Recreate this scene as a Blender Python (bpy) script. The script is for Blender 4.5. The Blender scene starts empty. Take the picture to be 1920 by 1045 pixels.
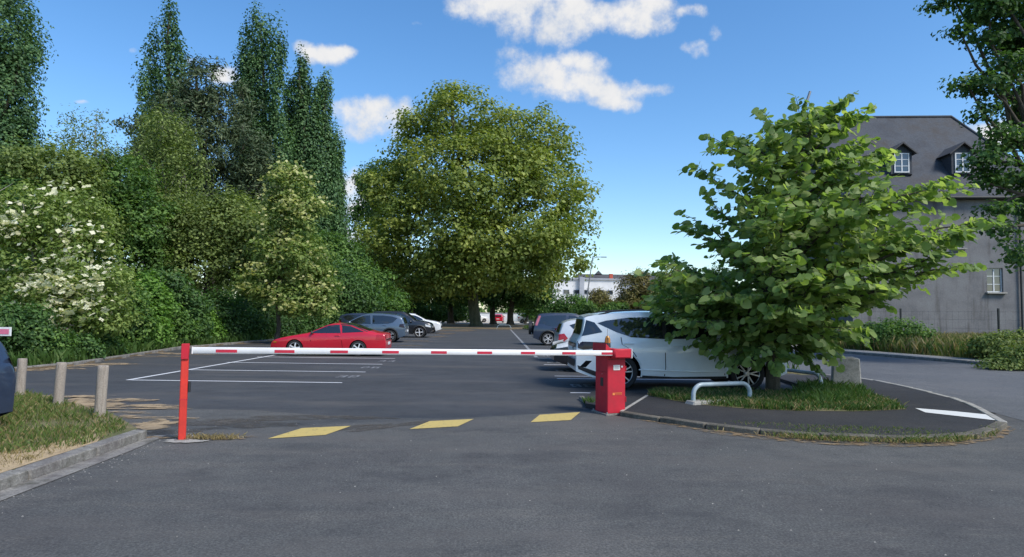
import bpy, bmesh, math, random
import numpy as np
from mathutils import Matrix, Vector
from math import radians, sin, cos, pi, atan, sqrt

random.seed(7)
RNG = np.random.default_rng(11)
scene = bpy.context.scene
COL = scene.collection

# ------------------------------------------------------------------ camera
EYE = 1.65
FPX = 1200.0                      # focal length in photo pixels (1920 wide)
YAW, PITCH, ROLL = atan(30/1200), atan(64.5/1200), radians(0.7)
cam_d = bpy.data.cameras.new('camera')
cam = bpy.data.objects.new('camera', cam_d)
COL.objects.link(cam)
cam_d.sensor_fit = 'HORIZONTAL'; cam_d.sensor_width = 36; cam_d.lens = FPX/1920*36
cam_d.clip_start = 0.05; cam_d.clip_end = 3000
CR = Matrix.Rotation(-YAW, 3, 'Z') @ Matrix.Rotation(pi/2+PITCH, 3, 'X') @ Matrix.Rotation(ROLL, 3, 'Z')
cam.matrix_world = Matrix.Translation((0, 0, EYE)) @ CR.to_4x4()
scene.camera = cam

def ray(px, py):
    return CR @ Vector(((px-960)/FPX, -(py-522.5)/FPX, -1))
def G(px, py, z=0.0):             # a spot on level ground of height z
    d = ray(px, py); t = (z-EYE)/d.z
    return Vector((d.x*t, d.y*t, z))
def PT(px, py, Y):                # a spot in the upright plane Y metres down the lot
    d = ray(px, py); t = Y/d.y
    return Vector((d.x*t, Y, EYE+d.z*t))

# ------------------------------------------------------------------ world, sun, exposure
SUN_EL, SUN_AZ = 48.0, 130.0      # azimuth clockwise from the lot axis (+Y)
SUN_STR, SUN_ANG, SKY_STR, EXPO = 2.1, 18.0, 0.102, 1.05
scene.view_settings.view_transform = 'Standard'
scene.view_settings.look = 'None'
scene.view_settings.exposure = EXPO
scene.view_settings.gamma = 1
scene.cycles.max_bounces = 5; scene.cycles.diffuse_bounces = 2; scene.cycles.glossy_bounces = 2; scene.cycles.transmission_bounces = 3; scene.cycles.transparent_max_bounces = 12
world = bpy.data.worlds.new('World'); scene.world = world; world.use_nodes = True
def build_world():
    nt = world.node_tree; nt.nodes.clear(); N = nt.nodes.new; Lk = nt.links.new
    out = N('ShaderNodeOutputWorld')
    sky = N('ShaderNodeTexSky'); sky.sky_type = 'NISHITA'; sky.sun_disc = False
    sky.sun_elevation = radians(SUN_EL); sky.sun_rotation = radians(SUN_AZ)
    sky.altitude = 100; sky.air_density = 1.0; sky.dust_density = 0.6; sky.ozone_density = 2.5
    bg = N('ShaderNodeBackground'); bg.inputs['Strength'].default_value = SKY_STR
    hs = N('ShaderNodeHueSaturation'); hs.inputs['Saturation'].default_value = 1.24
    Lk(sky.outputs[0], hs.inputs['Color']); Lk(hs.outputs[0], bg.inputs['Color'])
    bgc = N('ShaderNodeBackground')
    tc = N('ShaderNodeTexCoord')
    sep = N('ShaderNodeSeparateXYZ'); Lk(tc.outputs['Generated'], sep.inputs[0])
    def M(op, a, b=None, c=None, clamp=False):
        n = N('ShaderNodeMath'); n.operation = op; n.use_clamp = clamp
        for i, v in enumerate((a, b, c)):
            if v is None: continue
            if isinstance(v, (int, float)): n.inputs[i].default_value = v
            else: Lk(v, n.inputs[i])
        return n.outputs[0]
    def noise(scale, detail, rough, w=0.0, vec=None):
        n = N('ShaderNodeTexNoise'); n.noise_dimensions = '4D'
        n.inputs['Scale'].default_value = scale; n.inputs['Detail'].default_value = detail
        n.inputs['Roughness'].default_value = rough; n.inputs['W'].default_value = w
        Lk(vec if vec is not None else tc.outputs['Generated'], n.inputs['Vector'])
        return n.outputs['Fac']
    def smooth(x, lo, hi):
        n = N('ShaderNodeMapRange'); n.interpolation_type = 'SMOOTHSTEP'
        n.inputs['From Min'].default_value = lo; n.inputs['From Max'].default_value = hi
        Lk(x, n.inputs['Value']); return n.outputs['Result']
    yy = M('MAXIMUM', sep.outputs['Y'], 0.05)
    u0 = M('DIVIDE', sep.outputs['X'], yy); v0 = M('DIVIDE', sep.outputs['Z'], yy)
    w1 = M('SUBTRACT', noise(9, 3, 0.6, 1.0), 0.5); w2 = M('SUBTRACT', noise(9, 3, 0.6, 5.0), 0.5)
    u = M('MULTIPLY_ADD', w1, 0.10, u0); v = M('MULTIPLY_ADD', w2, 0.07, v0)
    blobs = [(960,10,105,55),(1010,45,80,50),(905,5,60,40),(1060,20,80,42),(1180,30,95,34),(1230,12,60,35),
             (1060,152,128,40),(1010,140,85,45),(1120,165,100,32),(1080,115,60,30),(1170,168,85,22),(1150,192,60,24),
             (608,100,65,24),(585,95,45,18),(645,95,40,16),(413,140,36,26),(360,118,22,14),
             (690,232,74,48),(730,215,55,36),(660,355,52,38),(650,440,40,26),(690,380,50,36),
             (1300,88,34,17),(1332,60,26,22),(1275,18,40,20),(1900,240,60,30),(1850,250,50,26),(1960,200,70,50),
             (792,46,22,10),(250,88,14,7),(140,182,20,6)]
    f = None
    for (px, py, rx, ry) in blobs:
        d = ray(px, py); cu, cv = d.x/d.y, d.z/d.y; ru, rv = rx/FPX*1.05, ry/FPX*1.05
        a = M('MULTIPLY', M('SUBTRACT', u, cu), 1/ru); b = M('MULTIPLY', M('SUBTRACT', v, cv), 1/rv)
        e = M('SUBTRACT', 1.0, M('ADD', M('MULTIPLY', a, a), M('MULTIPLY', b, b)))
        if rx < 30: e = M('SUBTRACT', e, 0.75)     # small clouds are thin wisps
        f = e if f is None else M('SMOOTH_MAX', f, e, 0.35)
    f = M('MAXIMUM', f, -2.5)
    n1 = M('ADD', M('MULTIPLY', noise(17, 8, 0.62, 2.0), 0.8), M('MULTIPLY', noise(55, 6, 0.6, 4.0), 0.2))
    dens = M('MULTIPLY_ADD', M('SUBTRACT', n1, 0.5), 4.6, f)
    m_front = smooth(dens, -0.1, 1.15)
    # the same kind of scattered clouds over the rest of the sky
    stretch = N('ShaderNodeVectorMath'); stretch.operation = 'MULTIPLY'; stretch.inputs[1].default_value = (1, 1, 2.0)
    Lk(tc.outputs['Generated'], stretch.inputs[0])
    n2 = noise(3.2, 7, 0.58, 3.0, stretch.outputs[0])
    m_rest = M('MULTIPLY', smooth(n2, 0.56, 0.70), smooth(sep.outputs['Z'], 0.02, 0.12))
    away = smooth(sep.outputs['Y'], 0.55, 0.25)
    n_aw = N('ShaderNodeMath')
    awy = M('SUBTRACT', 1.0, smooth(sep.outputs['Y'], 0.25, 0.60))
    mask = M('MAXIMUM', m_front, M('MULTIPLY', m_rest, awy), clamp=True)
    mask = M('MULTIPLY', mask, 0.97)
    # thick parts white, thin and lower parts greyer
    ng = noise(14, 4, 0.6, 8.0)
    g = smooth(M('MULTIPLY_ADD', ng, 0.9, M('MULTIPLY', dens, 0.25)), 0.35, 0.85)
    mix = N('ShaderNodeMix'); mix.data_type = 'RGBA'
    mix.inputs[6].default_value = (0.70, 0.75, 0.83, 1); mix.inputs[7].default_value = (0.96, 0.95, 0.94, 1)
    Lk(g, mix.inputs[0]); Lk(mix.outputs[2], bgc.inputs['Color']); bgc.inputs['Strength'].default_value = 0.45
    ms = N('ShaderNodeMixShader'); Lk(mask, ms.inputs[0]); Lk(bg.outputs[0], ms.inputs[1]); Lk(bgc.outputs[0], ms.inputs[2])
    Lk(ms.outputs[0], out.inputs['Surface'])
    for n in (n_aw,): nt.nodes.remove(n)
build_world()
sun_d = bpy.data.lights.new('sun', 'SUN'); sun_d.energy = SUN_STR; sun_d.angle = radians(SUN_ANG); sun_d.color = (1.0, 0.94, 0.85)
sun = bpy.data.objects.new('sun', sun_d); COL.objects.link(sun)
_sd = Vector((sin(radians(SUN_AZ))*cos(radians(SUN_EL)), cos(radians(SUN_AZ))*cos(radians(SUN_EL)), sin(radians(SUN_EL))))
sun.rotation_euler = _sd.to_track_quat('Z', 'Y').to_euler(); sun.location = (30, -20, 40)

# ------------------------------------------------------------------ materials
MATS = {}
def _nt(name):
    m = bpy.data.materials.new(name); m.use_nodes = True; MATS[name] = m
    nt = m.node_tree; return m, nt, nt.nodes['Principled BSDF']
def _ramp(nt, stops):
    r = nt.nodes.new('ShaderNodeValToRGB'); cr = r.color_ramp
    while len(cr.elements) < len(stops): cr.elements.new(0.5)
    for e, (p, c) in zip(cr.elements, stops): e.position = p; e.color = (*c, 1)
    return r
def _noise(nt, scale, detail=6, rough=0.6, obj=True, stretch=None):
    tc = nt.nodes.new('ShaderNodeTexCoord'); n = nt.nodes.new('ShaderNodeTexNoise')
    n.inputs['Scale'].default_value = scale; n.inputs['Detail'].default_value = detail; n.inputs['Roughness'].default_value = rough
    src = tc.outputs['Object']
    if stretch:
        mp = nt.nodes.new('ShaderNodeMapping'); mp.inputs['Scale'].default_value = stretch
        nt.links.new(src, mp.inputs['Vector']); src = mp.outputs['Vector']
    nt.links.new(src, n.inputs['Vector']); return n
def surf(name, c1, c2, scale=4, rough=0.8, fine=60, fine_amt=0.25, bump=0.2, bump_scale=None, metallic=0.0, stretch=None, spec=0.4, c3=None):
    """two (or three) tones blotched together, with finer speckle and relief"""
    m, nt, p = _nt(name); L = nt.links.new
    n = _noise(nt, scale, 6, 0.62, stretch=stretch)
    stops = [(0.35, c1), (0.65, c2)] if c3 is None else [(0.3, c1), (0.5, c2), (0.72, c3)]
    r = _ramp(nt, stops); L(n.outputs['Fac'], r.inputs[0])
    n2 = _noise(nt, fine, 3, 0.7)
    mr = nt.nodes.new('ShaderNodeMapRange'); mr.inputs['From Min'].default_value = 0.3; mr.inputs['From Max'].default_value = 0.7
    mr.inputs['To Min'].default_value = 1-fine_amt; mr.inputs['To Max'].default_value = 1+fine_amt
    L(n2.outputs['Fac'], mr.inputs['Value'])
    mx = nt.nodes.new('ShaderNodeMix'); mx.data_type = 'RGBA'; mx.blend_type = 'MULTIPLY'; mx.inputs[0].default_value = 1
    L(r.outputs[0], mx.inputs[6]); L(mr.outputs[0], mx.inputs[7]); L(mx.outputs[2], p.inputs['Base Color'])
    p.inputs['Roughness'].default_value = rough; p.inputs['Metallic'].default_value = metallic
    p.inputs['Specular IOR Level'].default_value = spec
    if bump:
        b = nt.nodes.new('ShaderNodeBump'); b.inputs['Strength'].default_value = bump; b.inputs['Distance'].default_value = 0.02
        nb = _noise(nt, bump_scale or fine, 4, 0.7); L(nb.outputs['Fac'], b.inputs['Height']); L(b.outputs[0], p.inputs['Normal'])
    return m
def paint(name, c, rough=0.3, coat=0.6, metallic=0.0, dirt=0.12, flake=None):
    m, nt, p = _nt(name); L = nt.links.new
    n = _noise(nt, 3.5, 5, 0.65); d = tuple(x*(1-dirt)+0.02*dirt for x in c)
    r = _ramp(nt, [(0.35, d), (0.6, c)]); L(n.outputs['Fac'], r.inputs[0]); L(r.outputs[0], p.inputs['Base Color'])
    p.inputs['Roughness'].default_value = rough; p.inputs['Metallic'].default_value = metallic
    p.inputs['Coat Weight'].default_value = coat; p.inputs['Coat Roughness'].default_value = 0.06
    n2 = _noise(nt, 12, 4, 0.6)
    mr = nt.nodes.new('ShaderNodeMapRange'); mr.inputs['To Min'].default_value = rough*0.8; mr.inputs['To Max'].default_value = min(1, rough*1.3)
    L(n2.outputs['Fac'], mr.inputs['Value']); L(mr.outputs[0], p.inputs['Roughness'])
    return m
def leafmat(name, c_lo, c_mid, c_hi, trans=0.35, rough=0.55, spec=0.3):
    m, nt, p = _nt(name); L = nt.links.new
    a = nt.nodes.new('ShaderNodeAttribute'); a.attribute_name = 'tone'
    r = _ramp(nt, [(0.1, c_lo), (0.5, c_mid), (0.92, c_hi)]); L(a.outputs['Fac'], r.inputs[0])
    L(r.outputs[0], p.inputs['Base Color']); p.inputs['Roughness'].default_value = rough
    p.inputs['Specular IOR Level'].default_value = spec
    t = nt.nodes.new('ShaderNodeBsdfTranslucent')
    br = nt.nodes.new('ShaderNodeMix'); br.data_type = 'RGBA'; br.blend_type = 'MULTIPLY'; br.inputs[0].default_value = 1
    br.inputs[7].default_value = (1.5, 1.6, 0.7, 1); L(r.outputs[0], br.inputs[6]); L(br.outputs[2], t.inputs['Color'])
    ms = nt.nodes.new('ShaderNodeMixShader'); ms.inputs[0].default_value = trans
    out = nt.nodes['Material Output']; L(p.outputs[0], ms.inputs[1]); L(t.outputs[0], ms.inputs[2]); L(ms.outputs[0], out.inputs['Surface'])
    return m
def asphalt(name, c1, c2, c3, warm):
    """worn asphalt: broad tone drift, long wear streaks, pale stone specks, small dark spots"""
    m, nt, p = _nt(name); L = nt.links.new
    n = _noise(nt, 0.30, 7, 0.65); r = _ramp(nt, [(0.36, c1), (0.5, c2), (0.64, c3)]); L(n.outputs['Fac'], r.inputs[0])
    ns = _noise(nt, 1.1, 6, 0.7, stretch=(0.35, 1.6, 1)); rs = _ramp(nt, [(0.52, (0, 0, 0)), (0.72, (1, 1, 1))]); L(ns.outputs['Fac'], rs.inputs[0])
    mm = nt.nodes.new('ShaderNodeMath'); mm.operation = 'MULTIPLY'; mm.inputs[1].default_value = 0.62; L(rs.outputs[0], mm.inputs[0])
    mx = nt.nodes.new('ShaderNodeMix'); mx.data_type = 'RGBA'; mx.inputs[7].default_value = (*warm, 1)
    L(mm.outputs[0], mx.inputs[0]); L(r.outputs[0], mx.inputs[6])
    nf = _noise(nt, 55, 3, 0.75); rf = _ramp(nt, [(0.28, (0.45, 0.45, 0.45)), (0.5, (1, 1, 1)), (0.72, (1.75, 1.74, 1.70))]); L(nf.outputs['Fac'], rf.inputs[0])
    m2 = nt.nodes.new('ShaderNodeMix'); m2.data_type = 'RGBA'; m2.blend_type = 'MULTIPLY'; m2.inputs[0].default_value = 1
    L(mx.outputs[2], m2.inputs[6]); L(rf.outputs[0], m2.inputs[7])
    nb = _noise(nt, 2.6, 9, 0.74); rb = _ramp(nt, [(0.3, (0.70, 0.70, 0.71)), (0.46, (0.97, 0.97, 0.97)), (0.58, (1.02, 1.02, 1.01)), (0.74, (1.28, 1.26, 1.21))]); L(nb.outputs['Fac'], rb.inputs[0])
    m3 = nt.nodes.new('ShaderNodeMix'); m3.data_type = 'RGBA'; m3.blend_type = 'MULTIPLY'; m3.inputs[0].default_value = 1
    L(m2.outputs[2], m3.inputs[6]); L(rb.outputs[0], m3.inputs[7])
    vo = nt.nodes.new('ShaderNodeTexVoronoi'); vo.inputs['Scale'].default_value = 1.7
    tc = nt.nodes.new('ShaderNodeTexCoord'); L(tc.outputs['Object'], vo.inputs['Vector'])
    rv = _ramp(nt, [(0.004, (0.5, 0.5, 0.5)), (0.010, (0, 0, 0))]); L(vo.outputs['Distance'], rv.inputs[0])
    m4 = nt.nodes.new('ShaderNodeMix'); m4.data_type = 'RGBA'; m4.inputs[7].default_value = (0.26, 0.25, 0.23, 1)
    L(rv.outputs[0], m4.inputs[0]); L(m3.outputs[2], m4.inputs[6]); L(m4.outputs[2], p.inputs['Base Color'])
    p.inputs['Roughness'].default_value = 0.82; p.inputs['Specular IOR Level'].default_value = 0.35
    b = nt.nodes.new('ShaderNodeBump'); b.inputs['Strength'].default_value = 0.5; b.inputs['Distance'].default_value = 0.008
    nbp = _noise(nt, 120, 3, 0.7); L(nbp.outputs['Fac'], b.inputs['Height']); L(b.outputs[0], p.inputs['Normal'])
    return m
def wornpaint(name, c, under, amount=0.5):
    """road paint rubbed away in flecks"""
    m, nt, p = _nt(name); L = nt.links.new
    n = _noise(nt, 14, 8, 0.75); r = _ramp(nt, [(amount-0.1, under), (amount, c)]); L(n.outputs['Fac'], r.inputs[0])
    L(r.outputs[0], p.inputs['Base Color']); p.inputs['Roughness'].default_value = 0.75
    return m
def patchy(name, c1, c2, scale=3.0, cover=0.5, soft=0.10):
    """loose cover with ragged gaps: the surface below shows through between"""
    m, nt, p = _nt(name); L = nt.links.new
    n = _noise(nt, 6, 6, 0.7); r = _ramp(nt, [(0.3, c1), (0.7, c2)]); L(n.outputs['Fac'], r.inputs[0]); L(r.outputs[0], p.inputs['Base Color'])
    n2 = _noise(nt, scale, 9, 0.72); r2 = _ramp(nt, [(cover-soft/2, (0, 0, 0)), (cover+soft/2, (1, 1, 1))]); L(n2.outputs['Fac'], r2.inputs[0])
    L(r2.outputs[0], p.inputs['Alpha']); p.inputs['Roughness'].default_value = 0.95; p.inputs['Specular IOR Level'].default_value = 0.1
    return m
def glassmat(name, tint=(0.012, 0.016, 0.02)):
    m, nt, p = _nt(name); p.inputs['Base Color'].default_value = (*tint, 1); p.inputs['Roughness'].default_value = 0.04
    p.inputs['IOR'].default_value = 1.75; p.inputs['Specular IOR Level'].default_value = 0.5; p.inputs['Coat Weight'].default_value = 0.6; p.inputs['Coat Roughness'].default_value = 0.02
    return m
def plain(name, c, rough=0.6, metallic=0.0, spec=0.5):
    m, nt, p = _nt(name); L = nt.links.new
    n = _noise(nt, 18, 4, 0.6); r = _ramp(nt, [(0.3, tuple(x*0.85 for x in c)), (0.65, c)]); L(n.outputs['Fac'], r.inputs[0]); L(r.outputs[0], p.inputs['Base Color'])
    p.inputs['Roughness'].default_value = rough; p.inputs['Metallic'].default_value = metallic; p.inputs['Specular IOR Level'].default_value = spec
    return m

asphalt('lot_asphalt', (0.043,0.046,0.050), (0.053,0.056,0.061), (0.061,0.064,0.069), (0.075,0.075,0.075))
asphalt('road_asphalt', (0.069,0.068,0.067), (0.083,0.084,0.081), (0.098,0.097,0.093), (0.123,0.116,0.104))
asphalt('street_asphalt', (0.089,0.093,0.100), (0.100,0.105,0.112), (0.114,0.117,0.123), (0.129,0.129,0.127))
asphalt('island_asphalt', (0.022,0.022,0.024), (0.028,0.028,0.030), (0.036,0.035,0.036), (0.050,0.047,0.043))
surf('soil', (0.10,0.075,0.045), (0.20,0.15,0.09), 1.5, 0.95, 30, 0.3, 0.5)
surf('sand', (0.30,0.21,0.12), (0.42,0.32,0.19), 3, 0.95, 60, 0.3, 0.5, c3=(0.24,0.17,0.10))
surf('litter', (0.20,0.13,0.07), (0.36,0.25,0.13), 5, 0.95, 70, 0.45, 0.6, c3=(0.40,0.30,0.18))
surf('turf_soil', (0.09,0.10,0.035), (0.14,0.13,0.06), 2.5, 0.95, 40, 0.35, 0.5, c3=(0.22,0.17,0.10))
surf('far_ground', (0.07,0.09,0.03), (0.13,0.11,0.06), 0.15, 0.95, 5, 0.3, 0.0)
surf('gravel', (0.42,0.38,0.30), (0.55,0.50,0.42), 0.8, 0.95, 30, 0.2, 0.2)
surf('concrete', (0.22,0.21,0.19), (0.34,0.33,0.30), 5, 0.9, 60, 0.25, 0.4, c3=(0.17,0.165,0.15))
surf('old_kerb', (0.11,0.10,0.095), (0.20,0.19,0.175), 4, 0.92, 50, 0.35, 0.6, c3=(0.26,0.25,0.225))
surf('post_wood', (0.20,0.17,0.14), (0.33,0.29,0.245), 14, 0.9, 70, 0.25, 0.5, stretch=(1,1,0.12), c3=(0.25,0.22,0.19))
surf('bark', (0.045,0.038,0.028), (0.10,0.085,0.065), 10, 0.95, 60, 0.3, 0.8, stretch=(1,1,0.25))
surf('bark_green', (0.05,0.055,0.025), (0.11,0.105,0.06), 5, 0.95, 40, 0.3, 0.8, stretch=(1,1,0.3))
surf('bark_pale', (0.24,0.22,0.18), (0.38,0.36,0.31), 6, 0.9, 40, 0.25, 0.5, stretch=(1,1,0.3))
surf('plaster', (0.123,0.125,0.130), (0.174,0.173,0.177), 0.7, 0.92, 12, 0.14, 0.3, c3=(0.207,0.212,0.213))
surf('slate', (0.038,0.043,0.054), (0.058,0.066,0.079), 0.5, 0.85, 9, 0.22, 0.3, c3=(0.054,0.049,0.047))
surf('white_wall', (0.62,0.63,0.64), (0.75,0.75,0.75), 0.4, 0.85, 10, 0.08, 0.1)
surf('grey_wall', (0.30,0.32,0.36), (0.40,0.42,0.46), 0.4, 0.8, 10, 0.1, 0.1)
surf('dark_roof', (0.055,0.055,0.06), (0.09,0.088,0.09), 0.3, 0.85, 8, 0.2, 0.1)
surf('brick_red', (0.42,0.08,0.05), (0.55,0.12,0.08), 1, 0.8, 20, 0.15, 0.1)
patchy('sand_drift', (0.27,0.20,0.125), (0.40,0.31,0.20), 2.2, 0.48, 0.16)
patchy('litter_drift', (0.15,0.105,0.06), (0.32,0.235,0.14), 7.0, 0.52, 0.14)
patchy('dust', (0.085,0.080,0.073), (0.105,0.098,0.088), 2.2, 0.50, 0.25)
def stain(mat, col, scale, stretch, lo, hi, amt):
    nt = MATS[mat].node_tree; p = nt.nodes['Principled BSDF']; src = p.inputs['Base Color'].links[0].from_socket
    n = _noise(nt, scale, 7, 0.65, stretch=stretch); r = _ramp(nt, [(lo, (0, 0, 0)), (hi, (amt, amt, amt))]); nt.links.new(n.outputs['Fac'], r.inputs[0])
    mx = nt.nodes.new('ShaderNodeMix'); mx.data_type = 'RGBA'; mx.inputs[7].default_value = (*col, 1)
    nt.links.new(r.outputs[0], mx.inputs[0]); nt.links.new(src, mx.inputs[6]); nt.links.new(mx.outputs[2], p.inputs['Base Color'])
stain('plaster', (0.05,0.042,0.034), 1.6, (1, 1, 0.12), 0.55, 0.72, 0.7)
stain('slate', (0.045,0.036,0.030), 0.9, (1, 1, 0.6), 0.52, 0.74, 0.5)
stain('old_kerb', (0.05,0.05,0.035), 2.5, None, 0.52, 0.66, 0.7)
for a in ('lot_asphalt', 'road_asphalt'):
    stain(a, (0.036,0.037,0.040), 0.8, (0.8, 1.3, 1), 0.52, 0.68, 0.5); stain(a, (0.105,0.098,0.090), 0.5, (0.45, 1.6, 1), 0.50, 0.66, 0.55); stain(a, (0.028,0.028,0.030), 5.0, None, 0.66, 0.72, 0.6)
wornpaint('white_line', (0.60,0.61,0.62), (0.09,0.09,0.095), 0.40)
wornpaint('white_worn', (0.30,0.31,0.32), (0.055,0.057,0.062), 0.52)
wornpaint('yellow_line', (0.50,0.38,0.12), (0.14,0.12,0.075), 0.44)
wornpaint('white_patch', (0.62,0.63,0.62), (0.30,0.30,0.29), 0.38)
paint('barrier_red', (0.50,0.008,0.026), 0.6, 0.04, dirt=0.25)
paint('post_red', (0.66,0.035,0.020), 0.6, 0.05, dirt=0.3)
paint('stripe_red', (0.48,0.012,0.04), 0.5, 0.1)
paint('boom_white', (0.74,0.74,0.74), 0.4, 0.2, dirt=0.10)
paint('hoop_grey', (0.33,0.41,0.45), 0.45, 0.2, dirt=0.3)
paint('suv_pale', (0.76,0.81,0.83), 0.28, 0.8, metallic=0.0, dirt=0.05)
paint('car_red', (0.50,0.006,0.022), 0.3, 0.8, dirt=0.08)
paint('car_blue_grey', (0.085,0.125,0.18), 0.3, 0.8, metallic=0.3, dirt=0.08)
paint('car_black', (0.012,0.013,0.017), 0.3, 0.8)
paint('car_white', (0.72,0.74,0.75), 0.3, 0.7, dirt=0.06)
paint('car_navy', (0.028,0.042,0.075), 0.3, 0.8, metallic=0.2)
paint('car_olive', (0.14,0.17,0.11), 0.4, 0.5, dirt=0.3)
paint('car_silver', (0.62,0.65,0.67), 0.3, 0.8, metallic=0.2)
plain('rubber', (0.018,0.018,0.019), 0.85)
plain('black_plastic', (0.022,0.023,0.025), 0.55)
plain('under_black', (0.008,0.008,0.009), 0.95, spec=0.1)
plain('alloy', (0.55,0.56,0.58), 0.35, 0.6)
plain('alloy_bright', (0.78,0.79,0.80), 0.35, 0.2)
plain('steel_grey', (0.24,0.25,0.26), 0.5, 0.4)
plain('sticker_white', (0.72,0.71,0.68), 0.6)
plain('sticker_orange', (0.70,0.20,0.05), 0.6)
plain('amber', (0.42,0.19,0.02), 0.25)
plain('lamp_red', (0.42,0.015,0.03), 0.2)
plain('lamp_pink', (0.50,0.16,0.20), 0.2)
plain('lamp_dark', (0.02,0.012,0.016), 0.15)
plain('lamp_clear', (0.65,0.68,0.70), 0.15)
plain('plate_white', (0.72,0.74,0.74), 0.5)
plain('plate_blue', (0.04,0.10,0.45), 0.5)
plain('sign_pink', (0.62,0.16,0.26), 0.5)
plain('frame_white', (0.70,0.72,0.72), 0.6)
plain('fence_dark', (0.03,0.035,0.035), 0.6, 0.3)
glassmat('car_glass'); glassmat('window_glass', (0.03,0.04,0.05))
leafmat('leaf_plane', (0.097,0.144,0.027), (0.182,0.236,0.049), (0.330,0.370,0.086))
leafmat('leaf_poplar', (0.037,0.088,0.039), (0.074,0.153,0.058), (0.137,0.241,0.087), 0.25)
leafmat('leaf_pine', (0.035,0.061,0.027), (0.066,0.101,0.045), (0.121,0.158,0.074), 0.1)
leafmat('leaf_olive', (0.077,0.114,0.029), (0.148,0.205,0.055), (0.254,0.318,0.094))
leafmat('leaf_hedge', (0.035,0.082,0.020), (0.078,0.159,0.034), (0.164,0.276,0.059))
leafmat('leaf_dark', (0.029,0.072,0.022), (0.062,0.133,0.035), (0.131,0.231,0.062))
leafmat('leaf_bright', (0.057,0.136,0.020), (0.108,0.222,0.034), (0.186,0.329,0.064))
leafmat('leaf_dogwood', (0.096,0.150,0.031), (0.166,0.236,0.054), (0.280,0.358,0.108))
leafmat('leaf_brown', (0.086,0.078,0.025), (0.149,0.133,0.043), (0.218,0.203,0.070))
leafmat('leaf_linden', (0.112,0.182,0.050), (0.190,0.281,0.083), (0.347,0.418,0.165), 0.5, 0.5)
leafmat('bract_cream', (0.50,0.50,0.30), (0.66,0.64,0.44), (0.76,0.75,0.60), 0.25)
leafmat('bract_yellow', (0.24,0.27,0.07), (0.36,0.38,0.13), (0.55,0.53,0.28), 0.3)
leafmat('grass_green', (0.055,0.095,0.02), (0.10,0.155,0.034), (0.20,0.22,0.075), 0.3)
leafmat('grass_lush', (0.030,0.070,0.012), (0.055,0.115,0.022), (0.11,0.17,0.045), 0.3)
leafmat('grass_dry', (0.15,0.12,0.05), (0.27,0.21,0.10), (0.38,0.31,0.17), 0.3)

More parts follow.
